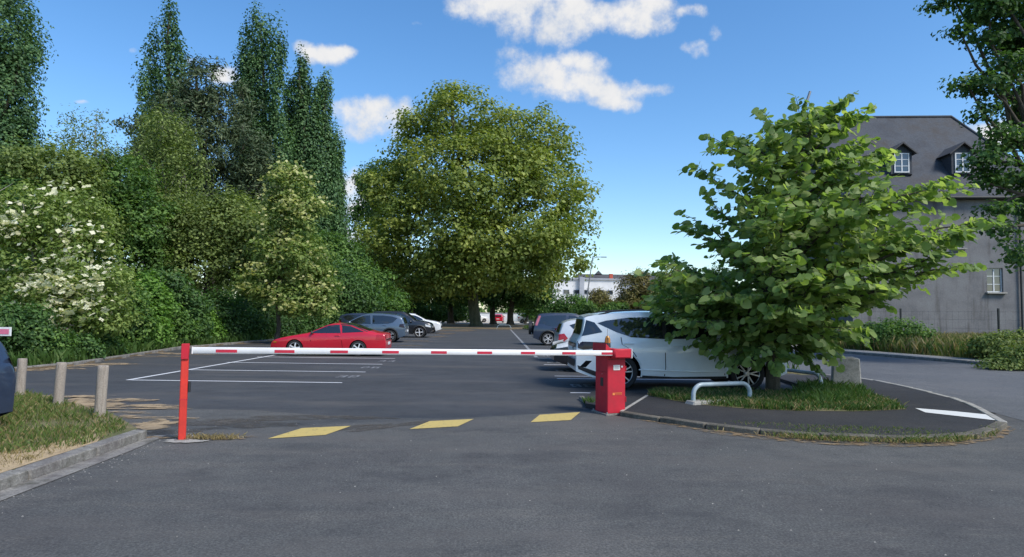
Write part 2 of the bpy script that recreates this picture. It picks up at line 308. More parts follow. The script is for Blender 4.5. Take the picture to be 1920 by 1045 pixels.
# ------------------------------------------------------------------ mesh helpers
class MB:
    """gathers shapes; build() links them as one mesh object"""
    def __init__(self): self.v = []; self.f = []
    def add(self, v, f):
        o = len(self.v); self.v += [tuple(p) for p in v]; self.f += [tuple(i+o for i in q) for q in f]; return self
    def box(self, c, s, rz=0.0, taper=1.0, bev=0.0):
        hx, hy, hz = s[0]/2, s[1]/2, s[2]/2; ca, sa = cos(rz), sin(rz); vs = []
        rings = [(-hz, 1.0)] + ([(-hz+bev, 1.0)] if 0 else []) + [(hz, taper)]
        if bev > 0:
            b = min(bev, hx*0.9, hy*0.9, hz*0.9)
            def ring(z, ix, k):
                x, y = (hx-ix)*k, (hy-ix)*k; e = b-ix if ix < b else 0
                pts = [(x-e,-y),(x,-y+e),(x,y-e),(x-e,y),(-x+e,y),(-x,y-e),(-x,-y+e),(-x+e,-y)]
                return [(px, py, z) for px, py in pts]
            R = [ring(-hz, b*0.6, 1), ring(-hz+b*0.6, 0, 1), ring(hz-b*0.6, 0, taper), ring(hz, b*0.6, taper)]
            n = 8; allv = [p for r in R for p in r]
            fs = [tuple(range(n-1, -1, -1))] + [(k*n+i, k*n+(i+1) % n, (k+1)*n+(i+1) % n, (k+1)*n+i) for k in range(3) for i in range(n)] + [tuple(3*n+i for i in range(n))]
            vs = [(c[0]+x*ca-y*sa, c[1]+x*sa+y*ca, c[2]+z) for x, y, z in allv]
            return self.add(vs, fs)
        for z, k in ((-hz, 1.0), (hz, taper)):
            for x, y in ((-hx,-hy),(hx,-hy),(hx,hy),(-hx,hy)):
                x *= k; y *= k
                vs.append((c[0]+x*ca-y*sa, c[1]+x*sa+y*ca, c[2]+z))
        return self.add(vs, [(3,2,1,0),(4,5,6,7),(0,1,5,4),(1,2,6,5),(2,3,7,6),(3,0,4,7)])
    def tube(self, pts, rad, n=8, caps=True):
        pts = [Vector(p) for p in pts]
        if isinstance(rad, (int, float)): rad = [rad]*len(pts)
        vs, fs = [], []; up = Vector((0.31, 0.17, 0.93)); prev = None
        for i, p in enumerate(pts):
            t = (pts[min(i+1, len(pts)-1)]-pts[max(i-1, 0)]).normalized()
            a = (up.cross(t) if prev is None else prev - t*prev.dot(t))
            if a.length < 1e-4: a = Vector((1, 0, 0)).cross(t)
            a.normalize(); prev = a; b = t.cross(a)
            for k in range(n):
                th = 2*pi*k/n; vs.append(p+(a*cos(th)+b*sin(th))*rad[i])
        for i in range(len(pts)-1):
            for k in range(n):
                fs.append((i*n+k, i*n+(k+1) % n, (i+1)*n+(k+1) % n, (i+1)*n+k))
        if caps: fs += [tuple(range(n-1, -1, -1)), tuple((len(pts)-1)*n+k for k in range(n))]
        return self.add(vs, fs)
    def lathe(self, prof, axis='Y', n=24, c=(0, 0, 0)):
        """prof: (radius, height along axis)"""
        vs, fs = [], []
        for r, h in prof:
            for k in range(n):
                a = 2*pi*k/n; x, z = r*cos(a), r*sin(a)
                vs.append((c[0]+x, c[1]+h, c[2]+z) if axis == 'Y' else (c[0]+x, c[1]+z, c[2]+h))
        for i in range(len(prof)-1):
            for k in range(n):
                q = (i*n+k, (i+1)*n+k, (i+1)*n+(k+1) % n, i*n+(k+1) % n)
                fs.append(q if axis == 'Y' else q[::-1])
        return self.add(vs, fs)
    def prism(self, poly, z0, z1):
        """flat outline (x, y) raised from z0 to z1"""
        a = sum(p[0]*q[1]-q[0]*p[1] for p, q in zip(poly, poly[1:]+poly[:1]))
        if a < 0: poly = poly[::-1]
        n = len(poly); vs = [(p[0], p[1], z0) for p in poly]+[(p[0], p[1], z1) for p in poly]
        return self.add(vs, [tuple(range(n-1, -1, -1)), tuple(range(n, 2*n))]+[(i, (i+1) % n, n+(i+1) % n, n+i) for i in range(n)])
    def sheet(self, poly, z):
        a = sum(p[0]*q[1]-q[0]*p[1] for p, q in zip(poly, poly[1:]+poly[:1]))
        if a < 0: poly = poly[::-1]
        return self.add([(p[0], p[1], z) for p in poly], [tuple(range(len(poly)))])
    def mesh(self, name, mat, smooth=None, tri=False):
        me = bpy.data.meshes.new(name); me.from_pydata(self.v, [], self.f)
        if mat: me.materials.append(MATS[mat])
        bm = bmesh.new(); bm.from_mesh(me)
        ng = [f for f in bm.faces if len(f.verts) > 4]
        if ng: bmesh.ops.triangulate(bm, faces=ng)
        bmesh.ops.recalc_face_normals(bm, faces=bm.faces) if tri else None
        bm.to_mesh(me); bm.free()
        if smooth: me.shade_smooth(); me.set_sharp_from_angle(angle=radians(smooth))
        return me
    def build(self, name, mat, parent=None, smooth=None, loc=None):
        return link(name, self.mesh(name, mat, smooth), parent, loc)
def link(name, me, parent=None, loc=None):
    o = bpy.data.objects.new(name, me); COL.objects.link(o)
    if parent is not None: o.parent = parent
    if loc is not None: o.location = loc
    return o
def thing(name, label, cat, loc=(0, 0, 0), rz=0.0, group=None):
    o = bpy.data.objects.new(name, None); COL.objects.link(o); o.empty_display_size = 0.2
    o.location = loc; o.rotation_euler = (0, 0, rz); return tag(o, label, cat, group)
def tag(o, label, cat, group=None):
    o['label'] = label; o['category'] = cat
    if group: o['group'] = group
    return o
def struct(o): o['kind'] = 'structure'; return o
def stuff(o, label=None, cat=None):
    o['kind'] = 'stuff'
    if label: o['label'] = label; o['category'] = cat
    return o
def copy_tree(o, parent=None):
    c = o.copy(); COL.objects.link(c); c.parent = parent
    for ch in list(o.children): copy_tree(ch, c)
    return c
def tri_mesh(name, V, F, mat, tone=None, smooth=False):
    """numpy vertices and triangles to a mesh, with one tone value for each face"""
    me = bpy.data.meshes.new(name); nv, nf = len(V), len(F)
    me.vertices.add(nv); me.vertices.foreach_set('co', np.ascontiguousarray(V, dtype=np.float32).ravel())
    me.loops.add(nf*3); me.loops.foreach_set('vertex_index', np.ascontiguousarray(F, dtype=np.int32).ravel())
    me.polygons.add(nf); me.polygons.foreach_set('loop_start', np.arange(0, nf*3, 3, dtype=np.int32))
    try: me.polygons.foreach_set('loop_total', np.full(nf, 3, dtype=np.int32))
    except Exception: pass
    me.materials.append(MATS[mat])
    if tone is not None:
        at = me.attributes.new('tone', 'FLOAT', 'FACE'); at.data.foreach_set('value', np.ascontiguousarray(tone, dtype=np.float32))
    me.update(calc_edges=True); me.validate()
    return me
def unit(a): return a/np.maximum(np.linalg.norm(a, axis=1, keepdims=True), 1e-9)

# ================================================================== the setting
surf('mossy_kerb', (0.06,0.058,0.045), (0.115,0.105,0.085), 5, 0.95, 50, 0.35, 0.7, c3=(0.16,0.145,0.115))
def in_poly(pts, poly):
    x, y = pts[:, 0], pts[:, 1]; ins = np.zeros(len(pts), bool); n = len(poly)
    for i in range(n):
        x1, y1 = poly[i][:2]; x2, y2 = poly[(i+1) % n][:2]
        c = ((y1 > y) != (y2 > y)) & (x < (x2-x1)*(y-y1)/(y2-y1+1e-12)+x1); ins ^= c
    return ins
def sample_poly(poly, n, rng):
    a = np.array([p[:2] for p in poly]); lo, hi = a.min(0), a.max(0); out = np.zeros((0, 2))
    while len(out) < n:
        q = lo+rng.random((n*2, 2))*(hi-lo); out = np.vstack([out, q[in_poly(q, poly)]])
    return out[:n]
def blades(poly, n, h, z, mat, rng, width=0.012, lean=0.5, patch=0.0, parent=None, name='grass', hvar=0.5):
    """single grass blades: two triangles each, bent"""
    P = sample_poly(poly, n, rng)
    if patch > 0:                                   # thin the sward in patches
        f = np.sin(P[:, 0]*2.1+1.3*np.sin(P[:, 1]*1.7))*np.sin(P[:, 1]*2.6+np.sin(P[:, 0]*1.9))+rng.normal(0, 0.35, len(P))
        P = P[f > -1.2+patch*1.6]
    n = len(P); H = h*(1-hvar+2*hvar*rng.random(n)); a = rng.random(n)*2*pi; d = np.stack([np.cos(a), np.sin(a)], 1)
    w = width*(0.6+0.8*rng.random(n)); la = rng.random(n)*2*pi; ln = lean*H*rng.random(n)
    lv = np.stack([np.cos(la)*ln, np.sin(la)*ln], 1)
    z = np.full(n, z) if np.isscalar(z) else z
    b0 = np.column_stack([P-d*w[:, None]/2, z]); b1 = np.column_stack([P+d*w[:, None]/2, z])
    m = np.column_stack([P+lv*0.35, z+H*0.6]); t = np.column_stack([P+lv, z+H])
    V = np.stack([b0, b1, m+np.column_stack([d*w[:, None]*0.35, np.zeros(n)]), t], 1).reshape(-1, 3); i = np.arange(n)[:, None]*4
    F = np.hstack([i, i+1, i+2, i, i+2, i+3]).reshape(-1, 3)
    tone = np.repeat(np.clip(rng.normal(0.5, 0.22, n), 0, 1), 2)
    return link(name, tri_mesh(name, V, F, mat, tone), parent)
def kerb(name, pts, width, z0, z1, step, mat, drop=None):
    """a bed with single kerbstones laid along a line; stones are parts"""
    P = [Vector((p[0], p[1], 0)) for p in pts]
    seg = []; total = 0
    for a, b in zip(P, P[1:]): seg.append((total, (b-a).length, a, b)); total += (b-a).length
    def at(s):
        for s0, l, a, b in seg:
            if s <= s0+l or (s0, l, a, b) == seg[-1]: return a+(b-a)*((s-s0)/l)
    bed = MB(); n = max(1, round(total/step)); rnd = random.Random(len(pts)*7+n)
    root = None
    for k in range(n):
        a, b = at(total*k/n), at(total*(k+1)/n); d = (b-a); l = d.length; ang = math.atan2(d.y, d.x)
        nrm = Vector((-sin(ang), cos(ang), 0)); c = (a+b)/2+nrm*width/2
        bed.box((c.x, c.y, (z0+z1)/2-0.05), (l*0.98, abs(width)*0.8, z1-z0-0.02), ang)
        bed_c = (c, l, ang)
        seg_list.append((name, c.copy(), l, ang, abs(width), z0, z1))
    root = struct(bed.build(name, 'soil'))
    for (nm, c, l, ang, w, a0, a1) in [s for s in seg_list if s[0] == name]:
        dz = rnd.uniform(-0.008, 0.006)
        o = MB().box((0, 0, 0), (l-0.018, w, a1-a0), 0, 1.0, 0.018).build('kerbstone', mat, root)
        o.location = (c.x, c.y, (a0+a1)/2+dz); o.rotation_euler = (rnd.uniform(-.015, .015), rnd.uniform(-.006, .006), ang+rnd.uniform(-.006, .006))
    return root
seg_list = []

struct(MB().sheet([(-900, -300), (900, -300), (900, 1200), (-900, 1200)], -0.03).build('ground', 'far_ground'))
seam = [(-40, 10.6), (-9, 10.9), tuple(G(300, 766)[:2]), tuple(G(480, 770)[:2]), tuple(G(650, 783)[:2]), tuple(G(850, 786)[:2]), tuple(G(1000, 777)[:2]), tuple(G(1110, 770)[:2]), (2.4, 11.0), (40, 11.0)]
lot = struct(MB().sheet([(-16, 8.2), (8.6, 8.2), (8.6, 40), (6.8, 66.0), (-3.4, 64.8), (-11.2, 58), (-11.0, 44.6), (-12.2, 34.3), (-13.0, 26.6), (-11.9, 18), (-12.4, 16.3), (-18, 13)], 0.0).build('parking_lot', 'lot_asphalt'))
road = struct(MB().sheet([(-40, -14), (60, -14), (60, 11.0)] + seam[::-1][1:], 0.004).build('road', 'road_asphalt'))
street = struct(MB().sheet([(8.2, 8.5), (9.3, 13.8), (9.5, 16.5), (9.1, 20), (8.9, 40), (4, 100), (9, 100), (13.5, 45), (15.3, 29.9), (17.3, 22.5), (19.5, 18.4), (26, 15.5), (60, 14), (60, 8.5)], 0.008).build('street', 'street_asphalt'))
struct(MB().sheet([(-40, 66.4), (40, 68.5), (40, 92), (-40, 92)], -0.015).build('bare_soil', 'soil'))
struct(MB().sheet([(-60, 92), (60, 92), (60, 126), (-60, 126)], -0.010).build('gravel_path', 'gravel'))

# painted bay lines and bay numbers lie on the lot
def line(a, b, w, mat='white_line', z=0.004, parent=lot, name='bay_line'):
    a, b = Vector(a[:2]), Vector(b[:2]); d = (b-a).normalized(); n = Vector((-d.y, d.x))*w/2
    return MB().sheet([tuple(a-n), tuple(b-n), tuple(b+n), tuple(a+n)], z).build(name, mat, parent)
ys_l = [14.95, 17.60, 20.2, 22.7]
for y in ys_l: line((-8.35, y+0.1), (-3.5, y-0.05), 0.10)
for y in (25.3, 27.9, 30.5, 33.1, 36, 38.9, 41.8, 44.7, 47.6, 50.5, 54): line((-8.3, y), (-3.5, y), 0.12, 'white_worn')
line((-8.42, 15.0), (-8.05, 24.0), 0.11, z=0.006)
for y in (13.42, 16.30, 16.95, 20.7, 23.6, 26.4, 29.2, 32, 34.8, 37.6, 40.4, 44, 48, 52, 56):
    line((1.58, y), (6.5, y+0.03), 0.10, 'white_line' if y < 30 else 'white_worn')
line((1.55, 24), (1.5, 65), 0.13, 'white_worn', z=0.006)
def bay_number(x, y, k):
    """stencilled strokes of a worn bay number"""
    r = random.Random(k); m = MB()
    for dx in (0.0, 0.30):
        m.sheet([(x+dx, y), (x+dx+0.22, y), (x+dx+0.22, y+0.07), (x+dx, y+0.07)], 0.006)
        m.sheet([(x+dx+0.01, y+0.42), (x+dx+0.23, y+0.42), (x+dx+0.23, y+0.49), (x+dx+0.01, y+0.49)], 0.006)
        m.sheet([(x+dx+0.02, y+0.21), (x+dx+0.22, y+0.21), (x+dx+0.22, y+0.28), (x+dx+0.02, y+0.28)], 0.006)
        for sx in (0.0, 0.16):
            if r.random() < 0.7: m.sheet([(x+dx+sx, y+0.075), (x+dx+sx+0.07, y+0.075), (x+dx+sx+0.07, y+0.205), (x+dx+sx, y+0.205)], 0.0065)
            if r.random() < 0.7: m.sheet([(x+dx+sx, y+0.285), (x+dx+sx+0.07, y+0.285), (x+dx+sx+0.07, y+0.415), (x+dx+sx, y+0.415)], 0.0065)
    o = m.build('bay_number', 'white_worn', lot); return stuff(o)
for i, (x, y) in enumerate([(-3.95, 16.05), (-3.9, 18.7), (-3.85, 21.2), (1.75, 14.5), (1.75, 18.3), (1.75, 21.4), (1.7, 24.6)]): bay_number(x, y, i)
for pts in ([(502,824),(567,804),(658,800),(610,817)], [(768,806),(806,791),(888,787),(858,801)], [(995,793),(1012,779),(1088,774),(1070,789)]):
    MB().sheet([tuple(G(*p)[:2]) for p in pts], 0.010).build('yellow_marking', 'yellow_line', road)

# patches of wind-blown sand and dead plant litter
def blotch(c, rx, ry, rz, z, seed, mat, name, parent, n=22, rough=0.35):
    r = random.Random(seed); pts = []; ph = [r.uniform(0, 6.28) for _ in range(5)]
    for k in range(n*2):
        a = 2*pi*k/(n*2); q = 1+rough*(0.5*sin(2*a+ph[0])+0.5*sin(3*a+ph[1])+0.4*sin(5*a+ph[2])+0.3*sin(9*a+ph[3])+r.uniform(-.3, .3))
        x, y = rx*q*cos(a), ry*q*sin(a); pts.append((c[0]+x*cos(rz)-y*sin(rz), c[1]+x*sin(rz)+y*cos(rz)))
    return MB().sheet(pts, z).build(name, mat, parent)
sp = [((150,685),1.3,.55),((225,662),1.6,.4),((60,693),1.0,.35),((310,664),1.3,.28),((440,645),2.2,.4),((285,798),.35,.3),((170,755),.9,.4),((225,762),.8,.28),((290,785),.45,.16),((250,668),1.4,.25),
      ((205,672),.7,.2),((360,652),1.5,.3),((235,775),.35,.1),((280,768),.6,.08),((150,745),.5,.18),((500,641),1.5,.5),((570,636),1.4,.5),((785,640),.7,.5),((815,632),.8,.9),((835,626),.9,1.2),((770,649),.6,.35)]
for i, (p, rx, ry) in enumerate(sp): blotch(G(*p), rx, ry, random.uniform(-.15, .15), 0.011+0.0006*i, i, 'sand_drift' if i < 17 else 'litter_drift', 'sand_patch', lot, rough=0.5)
blotch(G(385, 822), 0.60, 0.14, 0.1, 0.013, 40, 'litter_drift', 'litter_patch', road)
blotch(G(345, 829), 0.24, 0.12, 0.0, 0.015, 41, 'concrete', 'concrete_pad', road, rough=0.2)
blotch(G(930, 617), 3.2, 2.2, 0, 0.009, 42, 'litter_drift', 'litter_patch', lot); blotch(G(860, 620), 1.6, 3.2, 0, 0.0095, 43, 'litter_drift', 'litter_patch', lot)
# stains and repairs in the asphalt along the joint of lot and road
for i, (p, rx, ry) in enumerate([((420,795),.9,.35),((560,785),1.2,.25),((330,810),.5,.2),((720,800),.8,.2)]):
    blotch(G(*p), rx, ry, 0.2*i, 0.0085+0.0004*i, 60+i, 'dust', 'dust_patch', road, rough=0.4)
# loose grit
def grit():
    r = np.random.default_rng(5); n = 500
    P = np.vstack([np.column_stack([r.uniform(-5, 9, n), r.uniform(3.2, 10, n)]), np.column_stack([-4.3+np.abs(r.normal(0, .25, 350)), r.uniform(4.5, 9, 350)])])
    n = len(P); s = 0.003+0.008*r.random(n)**3; V = []; F = []
    for k in range(n):
        x, y = P[k]; q = s[k]; o = len(V)
        V += [(x-q, y-q*.6, .004), (x+q, y-q*.4, .004), (x+q*.2, y+q, .004), (x, y, .004+q*.8)]; F += [(o, o+1, o+3), (o+1, o+2, o+3), (o+2, o, o+3)]
    return tri_mesh('loose_grit', np.array(V), np.array(F), 'concrete')
stuff(link('loose_grit', grit()), 'small pale stones strewn over the asphalt in front', 'grit')

# left verge with kerb, gutter, turf and bare sand
vz = 0.10
verge_l = [(-4.55, -6), (-4.55, 8.3), (-4.62, 8.5), (-5.0, 8.95), (-5.7, 9.75), (-7.0, 10.8), (-8.6, 12.1), (-11, 13.4), (-17, 14.5), (-17, -6)]
struct(MB().prism(verge_l, -0.02, vz).build('verge', 'turf_soil'))
kerb('kerb', [(-4.40, -2), (-4.40, 8.36)], 0.17, -0.05, 0.112, 1.0, 'old_kerb')
kerb('kerb', [(-4.46, 8.42), (-4.75, 8.62), (-5.2, 9.0), (-5.9, 9.7)], 0.14, -0.05, 0.09, 0.5, 'old_kerb') if False else None
struct(MB().sheet([(-4.39, -2), (-4.12, -2), (-4.15, 4), (-4.18, 7.5), (-4.24, 8.55), (-4.39, 8.5)], 0.011).build('gutter', 'old_kerb'))
g = np.random.default_rng(21)
sand_strip = [(-4.58, 1), (-4.58, 7.6), (-4.85, 8.2), (-5.1, 7.2), (-5.5, 6.6), (-7, 5.5), (-8, 1)]
struct(MB().sheet(sand_strip, vz+0.006).build('bare_sand', 'sand'))
turf_l = [(-4.62, 7.4), (-4.66, 8.35), (-5.05, 8.9), (-5.75, 9.7), (-7.0, 10.7), (-8.6, 12.0), (-12, 13.2), (-13, 9), (-8, 6.4), (-5.4, 6.5)]
stuff(blades(turf_l, 26000, 0.075, vz, 'grass_green', g, 0.010, 0.9, 0.35, name='verge_grass'), 'short patchy grass on the left verge around the wooden posts', 'grass')
stuff(blades(turf_l, 9000, 0.06, vz, 'grass_dry', g, 0.010, 1.2, 0.3, name='verge_straw'), 'dry straw in the turf of the left verge', 'grass')
stuff(blades([(-5.2, 5.8), (-4.62, 5.5), (-4.62, 7.6), (-5.4, 6.8)], 500, 0.05, vz, 'grass_dry', g, 0.008, 1.2, name='sparse_straw'), 'sparse straw on the sandy strip behind the left kerb', 'grass')

# traffic island on the right
iz = 0.08
isl_out = [tuple(G(*p)[:2]) for p in [(1160,781),(1250,795),(1350,810),(1450,820),(1560,828),(1700,832),(1800,829),(1860,820),(1890,803)]]
isl_back = [(8.55, 11.2), (9.05, 12.4), (9.35, 14.4), (9.5, 16.3), (8.9, 17.2), (7.3, 16.9), (6.95, 13.9), (6.4, 13.3), (3.3, 13.2), (2.0, 13.1), (1.72, 12.2), (1.6, 11.3)]
def inset(pts, c, d): return [tuple(Vector(p)+(Vector(c)-Vector(p)).normalized()*d) for p in pts]
isl = inset(isl_out, (5.2, 11), 0.16)+isl_back
struct(MB().prism(isl, -0.02, iz).build('traffic_island', 'island_asphalt'))
kerb('island_kerb', isl_out, 0.15, -0.05, iz+0.004, 0.75, 'mossy_kerb')
kerb('street_kerb', [isl_out[-1], (8.6, 11.2), (9.1, 12.4), (9.42, 14.4), (9.58, 16.4), (9.0, 17.3)], 0.12, -0.05, iz+0.01, 0.8, 'concrete')
kerb('bay_kerb', [(1.62, 12.4), (1.70, 11.2), (2.1, 10.7)], 0.10, -0.05, 0.07, 0.6, 'old_kerb')
line(G(1165, 772, iz)[:2], G(1215, 741, iz)[:2], 0.06, 'concrete', iz+0.005, None, 'joint_strip')['kind'] = 'structure'
struct(MB().sheet([tuple(G(*p, iz)[:2]) for p in [(1716,766),(1735,774),(1885,791),(1850,778),(1790,772)]], iz+0.006).build('white_marking', 'white_patch'))
grass_i = [tuple(G(*p, iz)[:2]) for p in [(1215,742),(1255,750),(1300,758),(1400,767),(1500,771),(1600,772),(1700,768),(1650,748),(1610,735)]]+[(7.9, 15.2), (7.3, 14.6), (6.9, 13.7), (6.3, 13.25), (3.3, 13.15)]
struct(MB().sheet(grass_i, iz+0.005).build('grass_bed', 'turf_soil'))
stuff(blades(grass_i, 24000, 0.085, iz, 'grass_lush', g, 0.012, 0.9, 0.32, name='island_grass'), 'lush grass round the young tree on the traffic island', 'grass')
stuff(blades(grass_i, 6000, 0.09, iz, 'grass_dry', g, 0.011, 1.0, 0.4, name='island_straw'), 'dry stalks in the grass of the traffic island', 'grass')
gt = [tuple(G(*p, iz)[:2]) for p in [(1480,760),(1545,765),(1640,750),(1610,728),(1560,722),(1500,726)]]
stuff(blades(gt, 2600, 0.15, iz, 'grass_lush', g, 0.014, 0.8, 0.0, name='tall_grass'), 'tall grass tuft at the foot of the concrete block', 'grass')
edge = [tuple(G(*p)[:2]) for p in [(1330,812),(1450,824),(1560,832),(1700,836),(1800,833),(1866,823),(1880,806),(1800,814),(1650,812),(1500,806),(1380,800)]]
stuff(blades(edge, 5200, 0.06, 0.03, 'grass_green', g, 0.010, 1.0, 0.72, name='kerb_weeds'), 'weeds growing along the worn kerb of the island', 'weeds')
stuff(blades(edge, 6000, 0.045, 0.03, 'grass_dry', g, 0.010, 1.4, 0.6, name='kerb_straw'), 'dry straw along the worn kerb of the island', 'weeds')
struct(MB().sheet([tuple(G(*p)[:2]) for p in [(1180,786),(1260,800),(1350,817),(1450,828),(1560,836),(1700,840),(1800,837),(1880,824),(1905,806),(1888,800),(1800,826),(1560,826),(1350,808),(1250,794)]], 0.0145).build('kerb_litter', 'litter_drift'))
stuff(blades([(1.62, 11.9), (1.8, 11.9), (1.8, 11.4), (1.66, 11.4)], 160, 0.10, 0.02, 'grass_lush', g, 0.012, 0.8, name='grass_tuft'), 'small grass tuft beside the red barrier box', 'grass')
stuff(blades([(-4.0, 8.2), (-3.3, 8.25), (-3.2, 8.42), (-4.0, 8.42)], 350, 0.05, 0.01, 'grass_dry', g, 0.010, 1.3, name='straw_tuft'), 'straw and weeds at the foot of the red post', 'weeds')

# right verge beyond the street
vr = [(4.8, 100), (9.3, 100), (13.7, 45), (15.5, 29.9), (17.5, 22.5), (19.7, 18.4), (26.2, 15.5), (60, 14), (80, 60), (40, 120)][1:]
struct(MB().prism(vr, -0.02, 0.10).build('right_verge', 'turf_soil'))
kerb('verge_kerb', [(26, 15.5), (19.6, 18.4), (17.4, 22.5), (15.4, 29.9), (13.6, 45)], -0.16, -0.05, 0.115, 1.1, 'old_kerb')
struct(MB().sheet([(13.9, 44), (15.7, 29.9), (17.6, 22.7), (18.7, 22.9), (17.0, 30.2), (15.2, 44)], 0.106).build('pavement', 'concrete'))
tg = [(15.8, 44), (17.2, 30.2), (19.0, 22.6), (20.6, 18.9), (27, 16.3), (40, 17), (40, 40), (20, 46)]
stuff(blades(tg, 60000, 0.50, 0.1, 'grass_green', g, 0.035, 0.6, 0.1, name='meadow_grass'), 'tall rough grass in front of the old grey house', 'grass')
stuff(blades(tg, 26000, 0.55, 0.1, 'grass_dry', g, 0.03, 0.7, 0.2, name='meadow_straw'), 'dry seeding stalks in the tall grass before the house', 'grass')
# strip between lot and street, and the kerb under the hedges on the left
strip = [(6.9, 18), (8.9, 18.5), (8.8, 40), (5.0, 66), (2.8, 66.5), (6.7, 40)]
struct(MB().prism(strip, -0.02, 0.09).build('planting_strip', 'turf_soil'))
stuff(blades(strip, 9000, 0.3, 0.09, 'grass_lush', g, 0.03, 0.7, 0.2, name='strip_grass'), 'grass strip between the parking bays and the side street', 'grass')
hl = [(-10.8, 58), (-10.7, 44.6), (-11.9, 34.3), (-12.9, 26.6), (-11.9, 18.4), (-12.5, 16.3), (-18, 13.6)]
kerb('hedge_kerb', hl, -0.14, -0.05, 0.10, 1.2, 'old_kerb')
struct(MB().prism(hl+[(-60, 10), (-60, 75), (-10, 75)], -0.02, 0.06).build('hedge_bed', 'soil'))

# ================================================================== barrier and street furniture
bb = Vector((1.93, 10.72, 0.0)); ba = math.atan2(8.28-10.45, -3.93-1.8)+pi     # boom runs from the box to the post
bar = thing('boom_barrier', 'red barrier cabinet with long white boom and short red stripes across the entrance', 'barrier', bb, ba)
# local: -x along the boom, -y towards the viewer
BW, BD, BH = 0.34, 0.40, 1.04
cab = MB().box((0, 0, 0.03+0.46), (BW, BD, 0.92), 0, 1.0, 0.012).build('cabinet', 'barrier_red', bar)
MB().box((0, 0, 0.015), (BW+0.10, BD+0.10, 0.03), 0, 1.0, 0.008).build('base_plate', 'old_kerb', bar)
hood = MB()
hp = [(-0.20, 0.94), (0.20, 0.94), (0.20, 1.06), (0.05, 1.08), (-0.10, 1.09), (-0.14, 1.10), (-0.21, 1.17), (-0.22, 0.97)]
hood.add([(x, y, z) for y in (-0.215, 0.215) for x, z in hp], [tuple(range(7, -1, -1)), tuple(range(8, 16))]+[(i, (i+1) % 8, 8+(i+1) % 8, 8+i) for i in range(8)])
hood.build('hood', 'barrier_red', bar)
clamp = MB(); clamp.box((0.03, -0.285, 1.01), (0.34, 0.13, 0.15), 0, 1.0, 0.03); clamp.build('boom_clamp', 'barrier_red', bar, 40)
MB().box((0.208, -0.285, 1.01), (0.018, 0.11, 0.16), 0, 1.0, 0.006).build('clamp_cap', 'boom_white', bar)
MB().tube([(0.0, -0.19, 1.01), (0.0, -0.24, 1.01)], 0.05, 14).build('drive_shaft', 'steel_grey', bar)
blen = 6.16
boom = MB().box((-0.10-blen/2, -0.285, 1.015), (blen, 0.045, 0.085), 0, 1.0, 0.014).build('boom', 'boom_white', bar, 50)
BT = 0.018                                        # the boom rises a little towards its free end
boom.rotation_euler = (0, BT, 0); boom.location = (-1.015*sin(BT), 0, 1.015*(1-cos(BT)))
for k in range(9):
    x = -0.23-k*0.705
    MB().box((x, -0.309, 1.010), (0.235 if k < 7 else 0.25, 0.004, 0.038)).build('red_stripe', 'stripe_red', boom)
MB().box((-0.10-blen-0.006, -0.285, 1.015), (0.02, 0.052, 0.092), 0, 1.0, 0.012).build('end_cap', 'boom_white', boom)
MB().box((0.0, -0.203, 0.775), (0.125, 0.006, 0.085)).build('instruction_sticker', 'sticker_white', bar)
st = MB()
for z in (0.80, 0.785, 0.77, 0.755): st.box((-0.005+0.01*((z*1000) % 2), -0.2075, z), (0.085, 0.002, 0.004))
stuff(st.build('sticker_lines', 'steel_grey', bar))
MB().tube([(0.095, -0.196, 0.79), (0.095, -0.215, 0.79)], 0.016, 12).build('key_lock', 'frame_white', bar)
# small orange maker's mark: a box and two lines of strokes, too worn to read
mk = MB(); mk.box((-0.055, -0.2025, 0.345), (0.045, 0.004, 0.04))
for i in range(8): mk.box((-0.018+i*0.016, -0.2025, 0.357), (0.010, 0.004, 0.020))
for i in range(8): mk.box((-0.018+i*0.016, -0.2025, 0.331), (0.010, 0.004, 0.008))
stuff(mk.build('maker_mark', 'sticker_orange', bar))
MB().box((-0.172, -0.02, 0.53), (0.012, 0.09, 0.14), 0, 1, 0.004).build('side_handle', 'black_plastic', bar)
MB().box((-0.168, -0.02, 0.66), (0.006, 0.012, 0.012)).build('rivet', 'alloy', bar)
MB().box((-0.168, 0.0, 0.50+0.2), (0.004, 0.34, 0.006)).build('door_seam', 'lamp_dark', bar)
for bx_ in (-0.19, 0.19):
    for by_ in (-0.22, 0.22): MB().lathe([(0, 0.055), (0.016, 0.055), (0.016, 0.03)], 'Z', 6, (bx_, by_, 0)).build('anchor_bolt', 'steel_grey', bar)
for z_ in (0.25, 0.75): MB().box((0.176, -0.19, z_), (0.016, 0.03, 0.09), 0, 1, 0.004).build('hinge', 'barrier_red', bar)
MB().box((0, -0.2015, 0.905), (0.33, 0.004, 0.008)).build('lid_gap', 'lamp_dark', bar)
MB().box((0.176, -0.05, 0.52), (0.012, 0.05, 0.13), 0, 1, 0.004).build('side_sticker', 'sticker_white', bar)
bz = thing('beacon', 'amber flashing beacon with black base and aerial on the red barrier cabinet', 'beacon', bb+Vector((-0.03, 0.10, 1.09)), 0)
MB().lathe([(0.0, 0), (0.055, 0), (0.052, 0.05), (0.048, 0.075), (0, 0.075)], 'Z', 18).build('base', 'black_plastic', bz, 40)
MB().lathe([(0.05, 0.075), (0.048, 0.12), (0.040, 0.16), (0.022, 0.19), (0, 0.197)], 'Z', 18).build('lens', 'amber', bz, 40)
MB().box((0, -0.047, 0.12), (0.012, 0.012, 0.09), 0, 1, 0.003).build('guard', 'black_plastic', bz)
MB().tube([(0, 0.02, 0.17), (0, 0.02, 0.31)], 0.0035, 6).build('aerial', 'steel_grey', bz)

